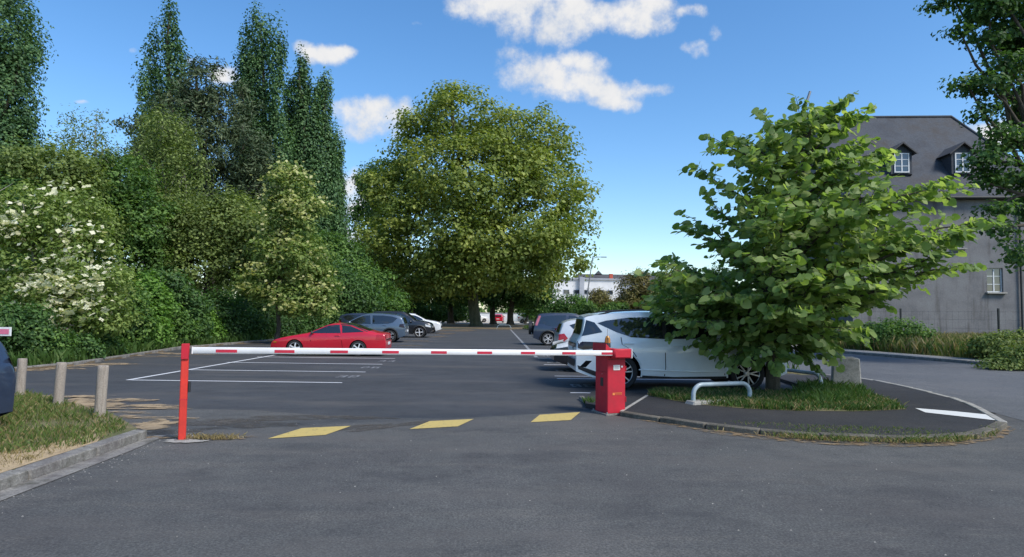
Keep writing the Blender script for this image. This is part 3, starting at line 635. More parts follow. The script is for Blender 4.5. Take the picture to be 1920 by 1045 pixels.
pp = G(341, 826); pt_ = thing('boom_rest_post', 'slim red steel post holding up the free end of the boom', 'post', pp, ba); pt_.scale = (1, 1, 1.115)
MB().box((0, 0, 0.52), (0.085, 0.085, 1.04), 0, 1, 0.008).build('column', 'post_red', pt_)
MB().box((0, 0, 0.008), (0.17, 0.17, 0.016), 0, 1, 0.004).build('foot_plate', 'old_kerb', pt_)
fork = MB(); fork.box((0, -0.055, 1.0), (0.085, 0.02, 0.17), 0, 1, 0.004); fork.box((0, 0.052, 1.0), (0.085, 0.02, 0.17), 0, 1, 0.004)
fork.box((0, 0, 0.945), (0.085, 0.09, 0.05)); fork.build('fork', 'barrier_red', pt_)
MB().box((0, 0, 0.46), (0.089, 0.089, 0.006)).build('joint', 'stripe_red', pt_)
MB().box((0.062, 0.0, 0.60), (0.03, 0.06, 0.12), 0, 1, 0.006).build('catch_box', 'black_plastic', pt_)

# wooden posts on the left verge
for (px, py, h, lab, tilt) in ((187, 780, 0.72, 'weathered wooden post nearest the red post, on the left verge', 0.02), (108, 761, 0.68, 'middle one of the three weathered wooden posts on the verge', 0.035), (37, 741, 0.64, 'weathered wooden post furthest left, beside the dark car', 0.03)):
    q = G(px, py, vz); m = MB()
    rr = 0.073; r_ = random.Random(px); n = 14; prof = [(-0.05, 1.03), (0.1, 1.0), (0.35, 0.98), (h-0.05, 1.0), (h-0.012, 0.98), (h, 0.88)]
    for z, k in prof:
        for i in range(n):
            a = 2*pi*i/n; k2 = k*(1+0.05*sin(3*a+px)+0.03*sin(7*a)); m.v.append((rr*k2*cos(a), rr*k2*sin(a), z))
    for j in range(len(prof)-1):
        for i in range(n): m.f.append((j*n+i, j*n+(i+1) % n, (j+1)*n+(i+1) % n, (j+1)*n+i))
    m.f.append(tuple((len(prof)-1)*n+i for i in range(n)))
    o = m.build('wooden_post', 'post_wood', None, 45, q); o.rotation_euler = (0.01, tilt, r_.uniform(0, 3)); tag(o, lab, 'post', 'wooden posts on the left verge')

# hoops, concrete block
def hoop(name, label, a, b, h, r=0.045, foot=False):
    a, b = Vector(a), Vector(b); d = (b-a); L = d.length; t = thing(name, label, 'hoop', (a+b)/2, math.atan2(d.y, d.x), 'steel hoops on the traffic island')
    pts = [(-L/2, 0, -0.1), (-L/2, 0, h*0.42)]; R = h*0.56
    for k in range(1, 8): a_ = pi-pi/2*k/7; pts.append((-L/2+R+R*cos(a_), 0, h-R+R*sin(a_)))
    pts += [(-x, y, z) for x, y, z in pts[::-1]]
    MB().tube(pts, r, 12).build('tube', 'hoop_grey', t, 50)
    if foot: MB().box((-0.05, -0.03, 0.01), (L+0.18, 0.26, 0.09), 0.02, 0.95, 0.02).build('footing', 'concrete', t)
    return t
hoop('hoop_barrier', 'low pale grey steel hoop on a concrete footing in the grass', G(1300, 757, iz), G(1406, 752, iz), 0.33, 0.04, True)
hoop('hoop_barrier', 'low grey steel hoop behind the tree at the nose of the pale car', (6.62, 15.2, iz), (7.05, 13.75, iz), 0.33, 0.04)
q = (G(1563, 728, iz)+G(1612, 728, iz))/2+Vector((0, 0.18, 0))
q.y -= 0.15; cb = thing('concrete_block', 'squat grey concrete block standing in the grass beside the side street', 'block', q, radians(-24))
m = MB().box((0, 0, 0.31), (0.58, 0.50, 0.70), 0, 0.90, 0.02).build('block', 'concrete', cb)
MB().box((0, 0, 0.672), (0.36, 0.32, 0.03), 0, 0.9, 0.01).build('top_slab', 'concrete', cb)
# leaning pole behind the young tree
p0, p1 = Vector((5.9, 17.2, 0.05)), PT(1519, 172, 17.6)
MB().tube([p0-p0, p1-p0], [0.06, 0.045], 10)
lp = MB().tube([(0, 0, 0), tuple((p1-p0)*0.5), tuple(p1-p0)], [0.05, 0.042, 0.035], 10).build('leaning_pole', 'steel_grey', None, 50, p0)
tag(lp, 'grey metal pole leaning to the right, its tip above the young tree', 'pole')
q = PT(1476, 598, 22.5); q.z = 0.09
sg = thing('sign_panel', 'narrow white sign panel glimpsed through the young tree by the side street', 'sign', q)
MB().box((0, 0, 1.45), (0.30, 0.03, 1.0), 0, 1, 0.01).build('panel', 'frame_white', sg); MB().tube([(0, 0.04, 0), (0, 0.04, 1.9)], 0.03, 8).build('pole', 'steel_grey', sg)
q = G(-12, 700); q = Vector((PT(2, 622, 12.5).x-0.12, 12.6, 0.1))
sg = thing('small_sign', 'small white sign with a pink band at the left edge of the picture', 'sign', q)
zz = PT(2, 622, 12.6).z
MB().box((0, 0, zz-0.1), (0.48, 0.02, 0.17), 0, 1, 0.008).build('panel', 'frame_white', sg); MB().box((0.03, -0.013, zz-0.1), (0.34, 0.005, 0.10)).build('band', 'sign_pink', sg)
MB().tube([(-0.1, 0.03, 0), (-0.1, 0.03, zz)], 0.025, 8).build('pole', 'steel_grey', sg)

# ================================================================== cars
def chaikin(p, n=2):
    p = [np.array(q, float) for q in p]
    for _ in range(n):
        o = [p[0]]
        for a, b in zip(p, p[1:]): o += [a*0.75+b*0.25, a*0.25+b*0.75]
        o.append(p[-1]); p = o
    return np.array(p)
class Car:
    """body shell lofted from a side profile; windows, lamps and trim are patches that follow the shell"""
    def __init__(s, W, H, prof, wheels, wr, zb=0.20, belt=(0.95, 1.0), roof_k=0.74, plan=(0.13, 0.11), arch=1.13, side_k=0.965):
        s.W, s.H, s.zb, s.wr, s.roof_k, s.plan_k, s.side_k = W, H, zb, wr, roof_k, plan, side_k
        s.P = chaikin(prof, 2)
        for i in range(1, len(s.P)):
            if s.P[i, 0] >= s.P[i-1, 0]: s.P[i, 0] = s.P[i-1, 0]-1e-4
        s.x1, s.x0 = s.P[0, 0], s.P[-1, 0]; s.wheels = wheels; s.belt_f, s.belt_r = belt; s.AR = wr*arch
    def top(s, x): return float(np.interp(x, s.P[::-1, 0], s.P[::-1, 1]))
    def belt(s, x): return s.belt_r+(s.belt_f-s.belt_r)*(x-s.x0)/(s.x1-s.x0)
    def plan(s, x):
        c = (s.x0+s.x1)/2; t = (x-c)/((s.x1-s.x0)/2)
        k = s.plan_k[0] if t > 0 else s.plan_k[1]
        return s.W/2*(1-k*abs(t)**5-k*0.35*abs(t)**2)
    def low(s, x):
        e = min(x-s.x0, s.x1-x); z = s.zb+max(0, 0.35-e)*0.35
        for w in s.wheels:
            d = abs(x-w)
            if d < s.AR: z = max(z, s.wr+sqrt(max(0, s.AR**2-d*d)))
        return z
    def y(s, x, z):
        b = s.belt(x); t = s.top(x); w = s.plan(x)
        if z <= b:
            u = (z-s.zb)/(b-s.zb); f = float(np.interp(u, [0, 0.12, 0.3, 0.62, 0.86, 1.0], [0.94, 0.972, 0.985, 1.0, 0.99, s.side_k]))
        else:
            u = (z-b)/max(0.05, s.H-b); f = s.side_k-(s.side_k-s.roof_k)*u**1.12
        r = 0.10; d = (z-(t-r))/r
        if d > 0: f *= 1-0.075*min(1, d)**2.5
        return w*f
    def body(s):
        xs = set(np.linspace(s.x0, s.x1, 46).tolist())
        for w in s.wheels:
            for k in range(17): xs.add(w+s.AR*cos(pi*k/16)*0.9999)
        for p in s.P: xs.add(float(p[0]))
        xs = sorted(xs); keep = [xs[0]]
        for x in xs[1:]:
            if x-keep[-1] > 0.006: keep.append(x)
        xs = keep; nr, nt = 15, 9; V, F = [], []; per = nr*2+nt-2
        for x in xs:
            lo, hi = s.low(x), s.top(x); lo = min(lo, hi-0.01)
            zz = [lo+(hi-lo)*(k/(nr-1))**0.92 for k in range(nr)]
            for z in zz: V.append((x, -s.y(x, z), z))
            ye = s.y(x, hi); cr = 0.035 if hi > s.belt(x) else 0.03
            for k in range(1, nt-1):
                q = -1+2*k/(nt-1); V.append((x, q*ye, hi+cr*(1-q*q)*min(1, (x-s.x0)*6+0.15, (s.x1-x)*6+0.15)))
            for z in zz[::-1]: V.append((x, s.y(x, z), z))
        per = 2*nr+nt-2
        for i in range(len(xs)-1):
            for k in range(per-1):
                a = i*per+k; F.append((a, a+per, a+per+1, a+1))
        F.append(tuple(range(per))); F.append(tuple((len(xs)-1)*per+k for k in range(per-1, -1, -1)))
        m = MB(); m.v = V; m.f = F; return m
    def side(s, poly, off=0.005, sides=(-1, 1), nx=8, nz=4):
        """patch on the flank; poly is (x, z), one span of z at each x"""
        m = MB(); px = [p[0] for p in poly]; xs = sorted(set([round(p, 4) for p in px]+[min(px)+(max(px)-min(px))*k/nx for k in range(nx+1)]))
        def span(x):
            x = min(max(x, min(px)+1e-5), max(px)-1e-5); zs = []
            for a, b in zip(poly, poly[1:]+poly[:1]):
                if (a[0] <= x < b[0]) or (b[0] <= x < a[0]): zs.append(a[1]+(b[1]-a[1])*(x-a[0])/(b[0]-a[0]))
            return (min(zs), max(zs)) if zs else (poly[0][1],)*2
        for sd in sides:
            V = []; F = []
            for x in xs:
                lo, hi = span(x)
                for k in range(nz+1): z = lo+(hi-lo)*k/nz; V.append((x, sd*(s.y(x, z)+off), z))
            for i in range(len(xs)-1):
                for k in range(nz):
                    a = i*(nz+1)+k; q = (a, a+nz+1, a+nz+2, a+1); F.append(q if sd < 0 else q[::-1])
            m.add(V, F)
        return m
    def cross(s, pa, pb, k0=-0.9, k1=0.9, off=0.006, n=8, my=6, ka=None):
        """patch across the car (screens, hood, tail) between two spots of the profile"""
        Pp = s.P; ia = int(np.argmin(np.hypot(Pp[:, 0]-pa[0], Pp[:, 1]-pa[1]))); ib = int(np.argmin(np.hypot(Pp[:, 0]-pb[0], Pp[:, 1]-pb[1])))
        if ia > ib: ia, ib = ib, ia
        t = np.linspace(ia, ib, n+1); X = np.interp(t, np.arange(len(Pp)), Pp[:, 0]); Z = np.interp(t, np.arange(len(Pp)), Pp[:, 1])
        m = MB(); V = []; F = []
        for i in range(n+1):
            j0, j1 = max(0, i-1), min(n, i+1); dx, dz = X[j1]-X[j0], Z[j1]-Z[j0]; l = sqrt(dx*dx+dz*dz)+1e-9; nx, nz = dz/l, -dx/l
            if nz < 0 and abs(nz) > abs(nx): nx, nz = -nx, -nz
            ye = s.y(X[i], Z[i]); kk = 1 if ka is None else ka+(1-ka)*i/n
            for k in range(my+1):
                q = (k0+(k1-k0)*k/my)*kk; V.append((X[i]+nx*(off+0.03*(1-q*q)), q*ye, Z[i]+nz*(off+0.035*(1-q*q))))
        for i in range(n):
            for k in range(my): a = i*(my+1)+k; F.append((a, a+1, a+my+2, a+my+1))
        return m.add(V, F)
def wheel_meshes(r, w, spokes, twin, rim_mat, style):
    ty = MB().lathe([(r*0.70, -w/2+0.01), (r*0.74, -w/2), (r*0.93, -w/2+0.004), (r*0.985, -w/2+0.025), (r, -w/2+0.05), (r, w/2-0.05), (r*0.985, w/2-0.025), (r*0.93, w/2), (r*0.70, w/2)], 'Y', 28).mesh('tyre', 'rubber', 40)
    m = MB(); R = r*0.715
    m.lathe([(R, w/2), (R, -w/2+0.012), (R*0.95, -w/2+0.008), (R*0.93, -w/2+0.03), (R*0.90, w/2)], 'Y', 28)
    barrel = m; m = MB()
    m.lathe([(0, -w/2+0.012), (R*0.16, -w/2+0.012), (R*0.22, -w/2+0.03), (R*0.22, 0.03)], 'Y', 14)
    for k in range(spokes):
        for d in ((-0.10, 0.10) if twin else (0,)):
            a = 2*pi*k/spokes+0.35; a2 = a+d*(2.1 if style == 'star' else 1.0)
            hw = R*(0.045 if twin else 0.09); c0, s0, c1, s1 = cos(a+d*0.6), sin(a+d*0.6), cos(a2), sin(a2)
            p0 = (R*0.18*c0, R*0.18*s0); p1 = (R*0.94*c1, R*0.94*s1); dx, dz = p1[0]-p0[0], p1[1]-p0[1]; l = sqrt(dx*dx+dz*dz); nx, nz = -dz/l*hw, dx/l*hw
            k2 = 1.3 if not twin else 1.0; y0, y1 = -w/2+0.012, -w/2+0.045
            V = [(p0[0]+nx, y0, p0[1]+nz), (p0[0]-nx, y0, p0[1]-nz), (p1[0]-nx*k2, y0, p1[1]-nz*k2), (p1[0]+nx*k2, y0, p1[1]+nz*k2)]
            V += [(x, y1, z) for x, _, z in V]
            m.add(V, [(0,1,2,3),(7,6,5,4),(0,4,5,1),(1,5,6,2),(2,6,7,3),(3,7,4,0)])
    if style == 'star': m.lathe([(R, -w/2+0.014), (R*0.96, -w/2+0.005), (R*0.93, -w/2+0.014)], 'Y', 28)
    rim = barrel.mesh('rim', 'black_plastic' if style == 'star' else rim_mat, 40); spk = m.mesh('spokes', rim_mat, 40)
    dk = MB().lathe([(0, -0.0), (R*0.9, -0.0)], 'Y', 20).mesh('brake_disc', 'under_black')
    return ty, rim, dk, spk
def make_car(name, label, loc, rz, car, body_mat, windows, screen=None, rear=None, lamps=(), trims=(), seams=(), handles=(), mirrors=None, wheel=(5, True, 'alloy', 'star'), plates=(), rails=False, cross=(), group=None, cladding=None):
    t = thing(name, label, 'car', loc, rz, group)
    body = car.body().build('body', body_mat, t, 32)
    L = car.x1-car.x0; hw = car.W/2
    u = MB(); xs = sorted(car.wheels)
    u.box(((car.x0+car.x1)/2, 0, car.zb+0.22), (L-0.5, 2*hw-0.56, 0.40)); u.box(((xs[0]+xs[1])/2, 0, car.zb+0.12), (xs[1]-xs[0]-2*car.AR-0.04, 2*hw-0.16, 0.14))
    for w in xs: u.box((w, 0, car.wr+car.AR*0.45), (2*car.AR+0.06, 2*hw-0.52, car.AR*1.0))
    u.build('underbody', 'under_black', t)
    for k, (poly, m) in enumerate(windows):
        for sd in (-1, 1): car.side(poly, 0.006, (sd,)).build('side_window', m, t, 40)
    if screen: car.cross(*screen, off=0.007).build('windscreen', 'car_glass', t, 40)
    if rear: car.cross(*rear, off=0.007).build('rear_window', 'car_glass', t, 40)
    for nm, poly, m in lamps:
        for sd in (-1, 1): car.side(poly, 0.008, (sd,), 6, 3).build(nm, m, t, 40)
    for nm, poly, m in trims:
        for sd in (-1, 1): car.side(poly, 0.004, (sd,), 14, 3).build(nm, m, t, 40)
    for nm, pa, pb, k0, k1, m in cross:
        car.cross(pa, pb, k0, k1, 0.010, 4, 4).build(nm, m, t, 40)
    for sx in seams:
        pts = sx; w = 0.008
        for sd in (-1, 1):
            mm = MB(); V = []; F = []
            for (x, z) in pts: V += [(x-w, sd*(car.y(x, z)+0.003), z), (x+w, sd*(car.y(x, z)+0.003), z)]
            for i in range(len(pts)-1): F.append((2*i, 2*i+1, 2*i+3, 2*i+2))
            mm.add(V, F).build('door_seam', 'under_black', t)
    for (x, z) in handles:
        for sd in (-1, 1): MB().box((x, sd*(car.y(x, z)+0.012), z), (0.20, 0.03, 0.028), 0, 1, 0.009).build('door_handle', body_mat, t, 40)
    if mirrors:
        ms_ = 0.75 if car.H < 1.35 else 1.0
        for sd in (-1, 1): MB().box((mirrors[0], sd*(car.y(mirrors[0], mirrors[1])+0.08*ms_), mirrors[1]+0.045*ms_), (0.13*ms_, 0.20*ms_, 0.12*ms_), 0, 0.85, 0.035).build('wing_mirror', body_mat if car.H > 1.35 else 'black_plastic', t, 40)
    if rails:
        for sd in (-1, 1):
            pts = [(x, sd*(car.y(x, car.top(x))-0.03), car.top(x)+(0.0 if i in (0, 6) else 0.045)) for i, x in enumerate(np.linspace(rails[0], rails[1], 7))]
            MB().tube(pts, 0.018, 8).build('roof_rail', 'black_plastic', t, 40)
    wm = wheel_meshes(car.wr, 0.21, *wheel)
    for w in xs:
        for sd in (-1, 1):
            o = link('wheel', wm[0], t); o.location = (w, sd*(car.plan(w)*0.985-0.105), car.wr)
            o.rotation_euler = (0, random.uniform(0, 1.2), 0 if sd < 0 else pi)
            link('rim', wm[1], o); link('brake_disc', wm[2], o); link('spokes', wm[3], o)
    for (x, y, z, rz_, mat) in plates:
        MB().box((x, y, z), (0.02, 0.50, 0.11), rz_, 1, 0.004).build('number_plate', mat, t)
    return t

# pale crossover in the first bay on the right
suv_p = [(2.25,.46),(2.24,.70),(2.15,.88),(1.95,.97),(1.55,1.05),(1.15,1.10),(0.95,1.14),(0.45,1.40),(0.10,1.55),(-0.15,1.60),(-0.6,1.635),(-1.2,1.62),(-1.75,1.565),(-2.00,1.52),(-2.06,1.49),(-2.075,1.43),(-2.12,1.18),(-2.18,1.05),(-2.23,.98),(-2.25,.80),(-2.245,.58),(-2.22,.46)]
suv = Car(1.87, 1.64, suv_p, (1.35, -1.33), 0.368, 0.25, (0.99, 1.06), 0.76, (0.13, 0.12), 1.17)
S = make_car('crossover_car', 'pale ice blue crossover parked behind the red barrier box and young tree', (4.20, 14.90, 0), 0.0, suv, 'suv_pale',
    [([(0.88,1.10),(0.62,1.22),(0.15,1.46),(-.30,1.525),(-.36,1.525),(-.36,1.07)], 'car_glass'), ([(-.44,1.07),(-.44,1.53),(-1.15,1.51),(-1.62,1.44),(-1.80,1.385),(-1.40,1.20),(-1.1,1.10)], 'car_glass'),
     ([(-1.70,1.20),(-1.86,1.40),(-2.03,1.45),(-2.09,1.22),(-2.13,1.11)], 'car_glass')],
    (( 0.90,1.16),(0.08,1.54), -0.86, 0.86), ((-2.075,1.44),(-2.14,1.13), -0.84, 0.84),
    lamps=[('tail_lamp', [(-1.52,.985),(-1.85,.86),(-2.10,.83),(-2.215,.86),(-2.22,1.0)], 'lamp_dark'), ('head_lamp', [(2.18,.72),(1.95,.86),(1.72,.90),(1.75,.80),(2.0,.68)], 'lamp_dark')],
    trims=[('bumper_inset', [(-1.92,.60),(-2.05,.60),(-2.17,.47),(-2.05,.46)], 'under_black'), ('sill_cladding', [(0.93,.25),(0.93,.31),(-.2,.285),(-.92,.31),(-.92,.25)], 'black_plastic'), ('window_trim', [(-.36,1.07),(-.44,1.07),(-.44,1.53),(-.36,1.525)], 'black_plastic'),
           ('rear_valance', [(-1.78,.25),(-1.78,.36),(-2.22,.50),(-2.2,.42)], 'black_plastic')],
    seams=[[(-.40,1.06),(-.40,.75),(-.39,.48),(-.41,.30)], [(0.86,1.05),(0.84,.8),(0.86,.33)], [(-1.32,1.10),(-1.30,.95),(-1.12,.85),(-1.0,.70)]],
    handles=[(-.62,.945),(-1.42+0.32,.965)] and [(-.18,.93),(-1.16,.965)], mirrors=(0.72,1.07), wheel=(5, True, 'alloy', 'star'), rails=(-1.75, -0.05),
    plates=[(-2.268,0,.82,0,'plate_white')], cross=[('light_bar', (-2.235,.95), (-2.247,.86), -0.9, 0.9, 'lamp_dark'), ('spoiler', (-1.85,1.555), (-2.05,1.49), -0.86, 0.86, 'suv_pale'), ('rear_bumper_trim', (-2.245,.6), (-2.22,.46), -0.85, 0.85, 'black_plastic')])
for sd in (-1, 1):
    for cx, z in ((0, 0),):
        MB().add([(-2.19+0.05*k, sd*(suv.y(-2.0, .9)+0.016), .86+0.028*k) for k in range(2)]+[(-2.13+0.05*k, sd*(suv.y(-2.0, .9)+0.016), .86+0.028*k) for k in range(2)], [(0, 2, 3, 1)]).build('lamp_fang', 'lamp_red', S) if False else None
S.scale = (1.045, 1.045, 1.045); S.location.x = 4.13
# crease lines along the doors catch the light
for sd in (-1, 1):
    pts = [(-.95, sd*(suv.y(-.95, .45)+0.006), .43), (0.2, sd*(suv.y(.2, .42)+0.010), .40), (0.92, sd*(suv.y(.92, .42)+0.006), .405)]
    MB().tube(pts, [0.012, 0.020, 0.010], 6).build('door_crease', 'suv_pale', S, 60)
    arch = [(w+suv.AR*1.03*cos(a), sd*(suv.y(w+suv.AR*1.03*cos(a), suv.wr+suv.AR*1.03*sin(a))-0.004), suv.wr+suv.AR*1.03*sin(a)) for w in (1.35,) for a in np.linspace(-0.2, pi+0.2, 22)]
    MB().tube(arch, 0.020, 6).build('arch_lip', 'suv_pale', S, 60)
    arch = [(-1.33+suv.AR*1.03*cos(a), sd*(suv.y(-1.33+suv.AR*1.03*cos(a), suv.wr+suv.AR*1.03*sin(a))-0.004), suv.wr+suv.AR*1.03*sin(a)) for a in np.linspace(-0.2, pi+0.2, 22)]
    MB().tube(arch, 0.020, 6).build('arch_lip', 'suv_pale', S, 60)

# low red coupe on the left
cp = [(2.26,.40),(2.25,.50),(2.12,.61),(1.8,.70),(1.3,.79),(0.9,.86),(0.78,.885),(0.35,1.08),(0.02,1.225),(-.18,1.265),(-.5,1.275),(-.85,1.235),(-1.3,1.085),(-1.65,.965),(-1.95,.915),(-2.17,.895),(-2.21,.86),(-2.23,.66),(-2.25,.60),(-2.25,.46),(-2.22,.36)]
coupe = Car(1.69, 1.28, cp, (1.28, -1.19), 0.305, 0.17, (0.76, 0.92), 0.70, (0.16, 0.10), 1.12)
make_car('coupe_car', 'low bright red coupe with its nose to the hedge', (-6.10, 24.3, 0), pi, coupe, 'car_red',
    [([(0.70,.885),(0.35,1.05),(0.04,1.185),(-.20,1.225),(-.42,1.225),(-.50,.905)], 'car_glass'), ([(-.56,.91),(-.50,1.215),(-.85,1.18),(-1.2,1.05),(-1.42,.96)], 'car_glass')],
    ((0.76,.90),(0.0,1.235), -0.85, 0.85), ((-.50,1.275),(-1.62,.975), -0.93, 0.93),
    lamps=[('tail_lamp', [(-1.86,.66),(-2.21,.66),(-2.20,.85),(-1.90,.86)], 'lamp_red'), ('side_marker', [(2.0,.50),(2.14,.50),(2.12,.55),(2.0,.55)], 'amber')],
    trims=[('black_roof_edge', [(-.45,1.235),(-.9,1.20),(-1.5,.965),(-1.58,.965),(-.95,1.232),(-.45,1.262)], 'black_plastic')],
    seams=[[(0.62,.88),(0.66,.6),(0.62,.24)], [(-.50,.90),(-.55,.6),(-.60,.26)]], handles=[(-.38,.80)], mirrors=(0.60,.88), wheel=(5, False, 'alloy_bright', 'plain'),
    plates=[(-2.268,0,.50,0,'plate_white')], cross=[('tail_band', (-2.205,.84), (-2.228,.68), -0.9, 0.9, 'lamp_red'), ('bumper_gap', (-2.232,.655), (-2.236,.645), -0.92, 0.92, 'under_black')]).scale = (0.93, 0.93, 0.93)

def hatch_prof(H=1.5, xr=-2.0, hood=0.98):
    return [(2.05,.40),(2.04,.66),(1.95,.80),(1.65,.90),(1.15,hood),(0.95,hood+.03),(0.35,H-.18),(0.05,H-.04),(-.3,H),(-.9,H-.01),(-1.45,H-.06),(-1.75,H-.13),(-1.86,H-.22),(xr+.05,H-.5),(xr,.92),(xr-.03,.62),(xr,.38)]
def hatch_windows(H, b=0.97):
    return [([(0.86,b+.03),(0.35,H-.24),(0.05,H-.13),(-.25,H-.10),(-.32,b)], 'car_glass'), ([(-.40,b),(-.38,H-.10),(-.9,H-.105),(-1.35,H-.15),(-1.62,H-.24),(-1.42,b+.10),(-1.2,b+.03)], 'car_glass')]
def std(name, label, loc, rz, H, W, mat, clad=False, lampm='lamp_red', wheel=(5, True, 'alloy', 'star'), wr=0.32, sx=1.0, prof=None, rails=False, extra_lamp=None, zb=0.2, extra_win=(), **kw):
    p = [(x*sx, z) for x, z in (prof or hatch_prof(H))]; c = Car(W, H, p, (1.27*sx, -1.27*sx), wr, zb, (0.93, 0.99), 0.76, (0.14, 0.11))
    wins = [([(x*sx, z) for x, z in poly], m) for poly, m in hatch_windows(H)]+list(extra_win)
    trims = [('sill_cladding', [(0.9*sx,.22),(0.9*sx,.36),(-.9*sx,.36),(-.9*sx,.22)], 'black_plastic')] if clad else []
    if clad:
        for w in (1.27*sx, -1.27*sx):
            R = c.AR
    lam = extra_lamp or [('tail_lamp', [(-1.72*sx,.84),(-1.99*sx,.78),(-1.98*sx,1.0),(-1.75*sx,.98)], lampm)]
    lam = lam+[('head_lamp', [(1.98*sx,.66),(1.96*sx,.78),(1.62*sx,.86),(1.66*sx,.72)], 'lamp_clear')]
    t = make_car(name, label, loc, rz, c, mat, wins, ((0.93*sx,H-.49+.0),(0.06*sx,H-.05), -0.86, 0.86), ((-1.86*sx,H-.22),(-1.95*sx,H-.50), -0.82, 0.82),
        lamps=lam, trims=trims, seams=[[(-.36*sx,.95),(-.36*sx,.6),(-.38*sx,.30)], [(0.82*sx,.95),(0.84*sx,.6),(0.82*sx,.30)]], handles=[(-.15*sx,.88),(-1.0*sx,.90)], mirrors=(0.72*sx,.99), wheel=wheel, rails=rails,
        plates=[(-2.05*sx,0,.62,0,'plate_white'),(2.06*sx,0,.52,0,'plate_white')], cross=[('grille', (2.045*sx,.62), (2.048*sx,.46), -0.6, 0.6, 'under_black')], **kw)
    if clad:
        for w in (1.27*sx, -1.27*sx):
            for sd in (-1, 1):
                R = c.AR*1.07; arc = [(w+R*cos(a), sd*(c.y(w+R*cos(a), wr+R*sin(a))-0.006), wr+R*sin(a)) for a in np.linspace(-0.25, pi+0.25, 18)]
                MB().tube(arc, 0.045, 6).build('arch_cladding', 'black_plastic', t, 60)
    return t, c
# left row
std('crossover_car', 'blue grey crossover with black wheel arch trim beyond the red coupe', (-6.95, 35.1, 0), pi, 1.53, 1.80, 'car_blue_grey', True, 'lamp_dark', wr=0.34, sx=1.06, zb=0.24)
std('off_roader_car', 'black off roader with steel wheels facing the drive, beside the white car', (-6.1, 41.8, 0), 0.0, 1.66, 1.78, 'car_black', True, 'lamp_dark', (4, False, 'alloy_bright', 'plain'), 0.35, 1.0, zb=0.28, prof=[(2.05,.45),(2.04,.74),(1.98,.90),(1.7,1.0),(1.1,1.06),(0.95,1.1),(0.45,1.50),(0.2,1.63),(-.2,1.66),(-1.0,1.66),(-1.7,1.63),(-1.86,1.45),(-1.95,1.05),(-2.0,.92),(-2.02,.6),(-2.0,.42)])
std('hatchback_car', 'white hatchback at the far end of the left row', (-6.25, 50.2, 0), 0.0, 1.50, 1.74, 'car_white', False)
std('saloon_car', 'dark car almost hidden between the red coupe and the hedge', (-8.75, 44.6, 0), 0.0, 1.50, 1.78, 'car_navy', False)
# right row
T, C_ = std('estate_car', 'dark blue high estate car with a spare wheel on its tail', (4.05, 33.75, 0), 0.0, 1.66, 1.80, 'car_navy', True, 'lamp_pink', (5, True, 'alloy_bright', 'star'), 0.34, 1.05, zb=0.26, extra_win=[([(-1.30,1.10),(-1.36,1.50),(-1.62,1.48),(-1.80,1.12)], 'car_glass')],
    prof=[(2.05,.45),(2.04,.74),(1.98,.88),(1.7,.98),(1.1,1.06),(0.95,1.1),(0.4,1.50),(0.15,1.62),(-.2,1.66),(-1.0,1.66),(-1.62,1.63),(-1.76,1.55),(-1.93,1.05),(-1.97,.92),(-2.0,.6),(-1.98,.45)],
    extra_lamp=[('tail_lamp', [(-1.62*1.05,1.52),(-1.74*1.05,1.52),(-1.93*1.05,1.02),(-1.80*1.05,1.02)], 'lamp_pink')])
sp_ = MB().lathe([(0.0, -0.12), (0.28, -0.12), (0.32, -0.08), (0.335, 0.0), (0.32, 0.10), (0, 0.10)], 'Y', 24).build('spare_wheel', 'black_plastic', T, 40); sp_.location = (-2.19, 0, 0.86); sp_.rotation_euler = (0, 0, pi/2)
std('hatchback_car', 'silver white hatchback with red tail lamps between the pale crossover and the estate', (4.12, 22.3, 0), 0.0, 1.50, 1.72, 'car_silver', False, extra_lamp=[('tail_lamp', [(-1.68,.82),(-1.80,.72),(-2.0,.76),(-1.99,.95),(-1.80,.98)], 'lamp_red')])
std('small_car', 'olive green small car between the estate and the silver white hatchback', (4.62, 27.6, 0), 0.0, 1.40, 1.68, 'car_olive', False)
std('compact_car', 'black car mostly hidden behind the pale crossover', (3.72, 18.9, 0), pi, 1.30, 1.74, 'car_black', False, prof=[(2.05,.38),(2.04,.60),(1.95,.72),(1.65,.80),(1.15,.87),(0.95,.90),(0.35,1.15),(0.05,1.25),(-.3,1.30),(-.9,1.29),(-1.45,1.2),(-1.75,1.05),(-1.86,.98),(-1.95,.92),(-2.0,.88),(-2.03,.62),(-2.0,.38)])
# dark car at the left edge
T, C_ = std('parked_car', 'dark blue car cut off by the left edge, its tail over the verge', (-8.24, 8.0, 0.0), radians(170), 1.46, 1.80, 'car_navy', False, 'lamp_dark', sx=1.0)
for o in [c for c in T.children if c.name.startswith('number_plate')][:1]: pass
# vehicles beyond the trees at the far end
std('hatchback_car', 'white car beyond the trunks at the far end of the lot', (-3.3, 109, 0), 0.2, 1.6, 1.78, 'car_white')
std('hatchback_car', 'white car far off, left of the estate and beyond the big tree', (5.6, 106, 0), 0.1, 1.62, 1.78, 'car_white')
std('hatchback_car', 'small dark blue car far off behind the roof of the estate', (9.6, 104, 0), 0.0, 1.5, 1.74, 'car_blue_grey')
std('hatchback_car', 'small red car far off between the tree trunks', (0.55, 108, 0), 1.5, 1.45, 1.74, 'car_red')

